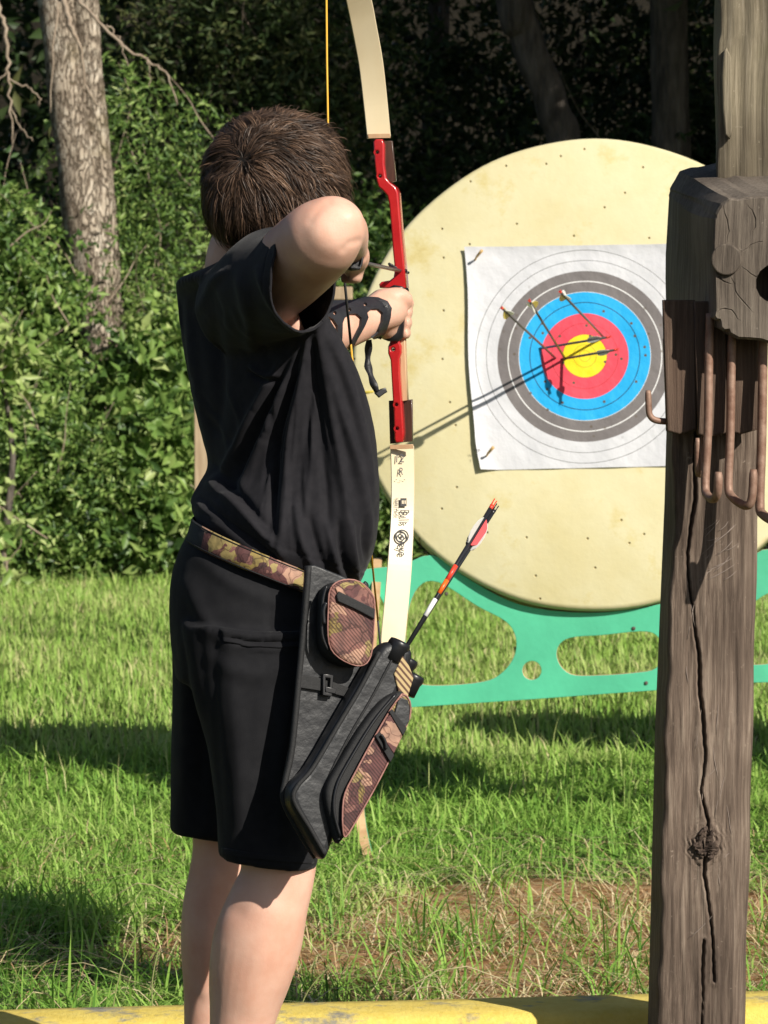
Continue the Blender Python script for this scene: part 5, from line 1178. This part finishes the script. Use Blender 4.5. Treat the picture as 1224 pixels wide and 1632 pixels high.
# ---- arm guard on the bow arm
AG = empty('arm_guard', P(560, 515, 5.72), 'black cut-out arm guard strapped on the bow forearm', 'arm guard')
ax_a = np.array([(440, 515, 5.58, .048), (480, 525, 5.63, .044), (520, 525, 5.68, .042), (560, 515, 5.74, .036), (592, 505, 5.79, .030), (615, 497, 5.82, .032)])
BV = BVHTree.FromPolygons([v.co.copy() for v in body_me.vertices], [tuple(p.vertices) for p in body_me.polygons])
def on_arm(x, y, lift):
    d = ray(x, y).normalized(); h_ = BV.ray_cast(CAM, d)
    if h_[0] is not None and h_[0].y > 5.5: return h_[0] - d*.0015 + h_[1]*lift
    cy, cY, cr = (float(np.interp(x, ax_a[:, 0], ax_a[:, k])) for k in (1, 2, 3)); r = cr + lift
    h = (y-cy)*cY/F; return P(x, y, cY - math.sqrt(max(r*r - h*h, (r*.25)**2)))
def arm_plate(pts, holes, name, t=.003):
    me = plate(pts, holes, .0, 0)
    bm = bmesh.new(); bm.from_mesh(me)
    bmesh.ops.remove_doubles(bm, verts=bm.verts, dist=.01); bmesh.ops.triangulate(bm, faces=bm.faces)
    for k in range(6):
        es = [e_ for e_ in bm.edges if e_.calc_length() > 7]
        if not es: break
        bmesh.ops.subdivide_edges(bm, edges=es, cuts=1); bmesh.ops.triangulate(bm, faces=bm.faces)
    bm.to_mesh(me); bm.free(); set_co(me, lambda q: on_arm(q.x, q.y, .0028))
    me = evalmesh(me, [('SOLIDIFY', dict(thickness=t, offset=0))]); ob(name, me, leather, AG, False)
arm_plate([(488, 486), (520, 483), (560, 482), (580, 477), (602, 477), (616, 482), (622, 492), (620, 505), (612, 528), (607, 538), (596, 540), (590, 536), (600, 528), (606, 512), (607, 500), (600, 494), (590, 494), (582, 500), (584, 507), (578, 520), (566, 540), (560, 552), (554, 554), (562, 538), (572, 518), (573, 508), (566, 502), (556, 502), (547, 507), (543, 516), (542, 548), (534, 545), (535, 520), (528, 510), (508, 500), (488, 498)],
          [circ(531, 501, 2.8, 10), circ(554.5, 496, 2.8, 10), circ(580, 488, 2.8, 10)], 'guard_panel')
a = smooth_path([tuple(P(*q)) for q in ((588, 542, 5.80), (587, 560, 5.81), (586, 580, 5.81), (590, 596, 5.80), (596, 614, 5.79), (602, 628, 5.79))], 4)
rs = []
for i, q in enumerate(a):
    q = Vector(q); k = .0042 + .0022*math.sin(i*.5)**2; dy = .0035*math.sin(i*.45); rs.append([q + Vector((-k, dy, 0)), q + Vector((k, -dy, .001)), q + Vector((k, -dy+.0015, .001)), q + Vector((-k, dy+.0015, 0))])
ob('loose_strap', mesh(*rings(rs)), leather, AG)
spb = Plane(P(607, 625, 5.785), Vector((.2, -1, .1)))
ob('strap_buckle', plate_px(spb, [(597, 627), (606, 620), (614, 618), (617, 625), (612, 628), (604, 634)], .007, 0, .0015), plastic, AG, False)

# ================================================================== QUIVER
QE = empty('hip_quiver', P(520, 1100, 5.08), 'black hip quiver with camouflage pouches and belt on the boy hip', 'quiver')
QP = Plane(P(520, 1080, 5.105), Vector((.36, -1, .10)))
def qp(name, pts, t, h, m, bev=.002, parent=QE, sm=0, holes=()): return ob(name, plate_px(QP, pts, t, h, bev, holes, sm), m, parent, False)
# belt following the hips
rs0 = []
for s in np.linspace(0, 1, 73):
    t = 2*math.pi*s; rr = []
    for (Lx, Ly, Rx, Ry, b) in ((296, 858, 574, 966, .1625), (298, 853, 572, 961, .166), (305, 829, 566, 934, .162), (307, 824, 565, 929, .158), (309, 826, 562, 931, .155), (300, 858, 570, 966, .158)):
        l, r = P(Lx, Ly, 5.31), P(Rx, Ry, 5.31); c = (l+r)/2; A_ = (r-l)/2; k = 2/2.3
        rr.append(c + A_*spow(math.cos(t), k) + Vector((0, b*spow(math.sin(t), k), 0)))
    rs0.append(rr)
v, f = rings(rs0, False); me = mesh(v, f); me.materials.append(nylon_dark); me.materials.append(camo)
for p in me.polygons:
    c = proj(np.array([tuple(p.center)]))[0]; p.material_index = 1 if (c[0] > 322 and p.center.y < 5.31) else 0
belt = ob('belt', me, None, QE)
for e0, e1, nm in ((2, 3, 'belt_edging'), (0, 1, 'belt_edging')):
    pts = [(r[e0]+r[e1])/2 + Vector((0, -.001, 0)) for r in rs0[37:72]]; ob(nm, mesh(*tube(pts, .0009, 6)), nylon_dark, belt)
qp('back_panel', [(486, 902), (500, 900), (574, 930), (582, 960), (584, 1010), (592, 1040), (540, 1130), (480, 1240), (455, 1256), (450, 1244), (461, 1190), (473, 1073), (482, 960)], .010, 0, nylon, .003)
# binding along the left edge
def cord(pts, r, m, name, h=.006, parent=QE, n=5, flat=None):
    a = smooth_path(pts, n); return ob(name, mesh(*tube([QP.px(x, y, h) for x, y in a], [r]*len(a), 8, flat=flat)), m, parent)
cord([(489, 903), (483, 980), (474, 1075), (463, 1190), (452, 1244), (449, 1275), (470, 1318), (500, 1366)], .0045, nylon_dark, 'edge_binding', .008)
# quiver tube body
body = [(585, 1040), (600, 1026), (618, 1024), (640, 1036), (640, 1056), (628, 1090), (610, 1125), (570, 1205), (535, 1285), (512, 1350), (501, 1368), (488, 1352), (470, 1320), (450, 1284), (448, 1262), (455, 1245), (480, 1218), (520, 1150), (555, 1090)]
tb = evalmesh(plate_px(QP, body, .04, .025, .011, smooth_n=3), [('SUBSURF', dict(levels=1, subdivision_type='SIMPLE'))])
ob('tube_body', tb, nylon, QE)
cord([(588, 1040), (556, 1100), (520, 1160), (482, 1224), (458, 1252), (453, 1275), (478, 1318), (502, 1360)], .0035, nylon_dark, 'edge_binding', .044)
cord([(608, 1050), (575, 1112), (540, 1172), (508, 1235), (500, 1262)], .0018, nylon_dark, 'seam', .046)
# lower pocket: black gusset and camouflage front
pk = [(612, 1102), (622, 1106), (629, 1120), (629, 1142), (618, 1168), (598, 1208), (572, 1258), (545, 1302), (522, 1338), (514, 1338), (503, 1300), (497, 1272), (500, 1248), (520, 1212), (552, 1160), (585, 1118)]
qp('pocket_gusset', pk, .022, .052, nylon_dark, .006, sm=3)
pf_ = [(614, 1106), (622, 1110), (627, 1122), (626, 1142), (615, 1168), (596, 1206), (570, 1256), (546, 1298), (526, 1330), (521, 1322), (520, 1292), (524, 1262), (542, 1226), (568, 1178), (596, 1130)]
qp('pocket_front', pf_, .008, .066, camo_mesh, .003, sm=3)
cord(pf_ + [pf_[0]], .0012, piping, 'pocket_piping', .070, n=3)
qp('pocket_flap', [(606, 1118), (612, 1112), (622, 1116), (625, 1128), (624, 1150), (618, 1158), (600, 1140)], .004, .0715, nylon, .001)
qp('pocket_band', [(592, 1134), (597, 1130), (620, 1160), (614, 1172)], .004, .0725, nylon_dark, .001)
qp('zip_band', [(570, 1172), (577, 1166), (600, 1202), (594, 1214)], .005, .0725, nylon_dark, .001)
qp('camo_patch', [(578, 1166), (594, 1138), (614, 1170), (600, 1200)], .003, .0712, camo, .001)
cord([(578, 1170), (584, 1180), (586, 1192)], .0022, plastic, 'zip_pull', .078)
cord([(606, 1106), (570, 1150), (530, 1215), (512, 1252), (508, 1290), (518, 1330)], .0022, plastic, 'zip', .066)
# striped panel at the mouth, arrow tubes
qp('striped_panel', [(610, 1074), (624, 1046), (634, 1062), (641, 1080), (632, 1110), (626, 1124), (618, 1106)], .008, .044, striped, .0015)
for k, (x, y, h, r) in enumerate(((625, 1024, .035, .0145), (643, 1050, .022, .0135), (650, 1076, .030, .0135))):
    tp = QP.px(x, y, h); dn = (QP.px(x-30, y+60, h) - tp).normalized(); tr = -dn
    pts = [tp + dn*.03, tp + dn*.012, tp + dn*.008, tp + dn*.004, tp, tp, tp + dn*.03]; rr = [r, r, r*1.12, r*1.12, r*1.05, r*.8, r*.78]
    ob('arrow_tube', mesh(*tube(pts, rr, 22)), plastic, QE)
# upper pouch
po = [(512, 937), (518, 931), (530, 926), (548, 926), (564, 934), (576, 948), (580, 962), (579, 1000), (576, 1036), (571, 1052), (563, 1060), (550, 1061), (532, 1054), (516, 1042), (508, 1026), (506, 1000), (507, 968), (508, 948)]
g = [(x*.98+8, y) for x, y in po]
qp('pouch_gusset', [(x-6, y+3) for x, y in po], .036, .022, nylon_dark, .009, sm=2)
qp('pouch_front', po, .012, .042, camo_mesh, .004, sm=2)
qp('pouch_top', [(516, 938), (530, 929), (551, 932), (567, 943), (575, 958), (577, 974), (520, 950)], .004, .0485, camo, .0015)
cord(po + [po[0]], .0012, piping, 'pouch_piping', .045, n=2)
qp('pouch_zip_band', [(517, 950), (521, 944), (578, 972), (577, 988), (546, 972), (519, 960)], .005, .0505, nylon_dark, .0015)
cord([(506, 935), (500, 960), (499, 1010), (508, 1036)], .002, plastic, 'zip', .040); cord([(503, 962), (499, 975), (500, 995)], .0026, plastic, 'zip_pull', .046)
cord([(572, 930), (576, 934), (574, 940)], .004, plastic, 'toggle', .02)
# strap and buckle
qp('cross_strap', [(474, 1074), (515, 1082), (556, 1098), (552, 1112), (512, 1102), (473, 1096)], .004, .009, nylon_dark, .001)
qp('buckle', [(509, 1074), (525, 1076), (523, 1110), (508, 1108)], .007, .014, plastic, .001, holes=[[(513, 1080), (520, 1081), (519, 1104), (512, 1103)]])
qp('buckle_tongue', [(512, 1094), (530, 1098), (528, 1106), (512, 1103)], .006, .016, plastic, .001)
# arrows in the quiver
mo = QP.px(633, 1034, .034)
def q_arrow(nk): n_ = P(*nk); d_ = (mo-n_).normalized(); return n_, mo + d_*.05
arrow(*q_arrow((788, 800, 5.22)), 'black quiver arrow with red and white vanes and orange wrap', carbon, .0031, (vred, carbon, vwhite), ((.115, .026, redn), (.141, .024, orange), (.175, .03, white_wrap)), redn, Vector((.75, -.15, -.6)), 'arrows in the hip quiver', .046, .0105)
arrow(*q_arrow((791, 808, 5.225)), 'second black quiver arrow close behind the red vaned one', carbon, .0029, (carbon, carbon, vwhite), (), carbon, .7, 'arrows in the hip quiver', .05, .009)
print('objects', len(bpy.data.objects))
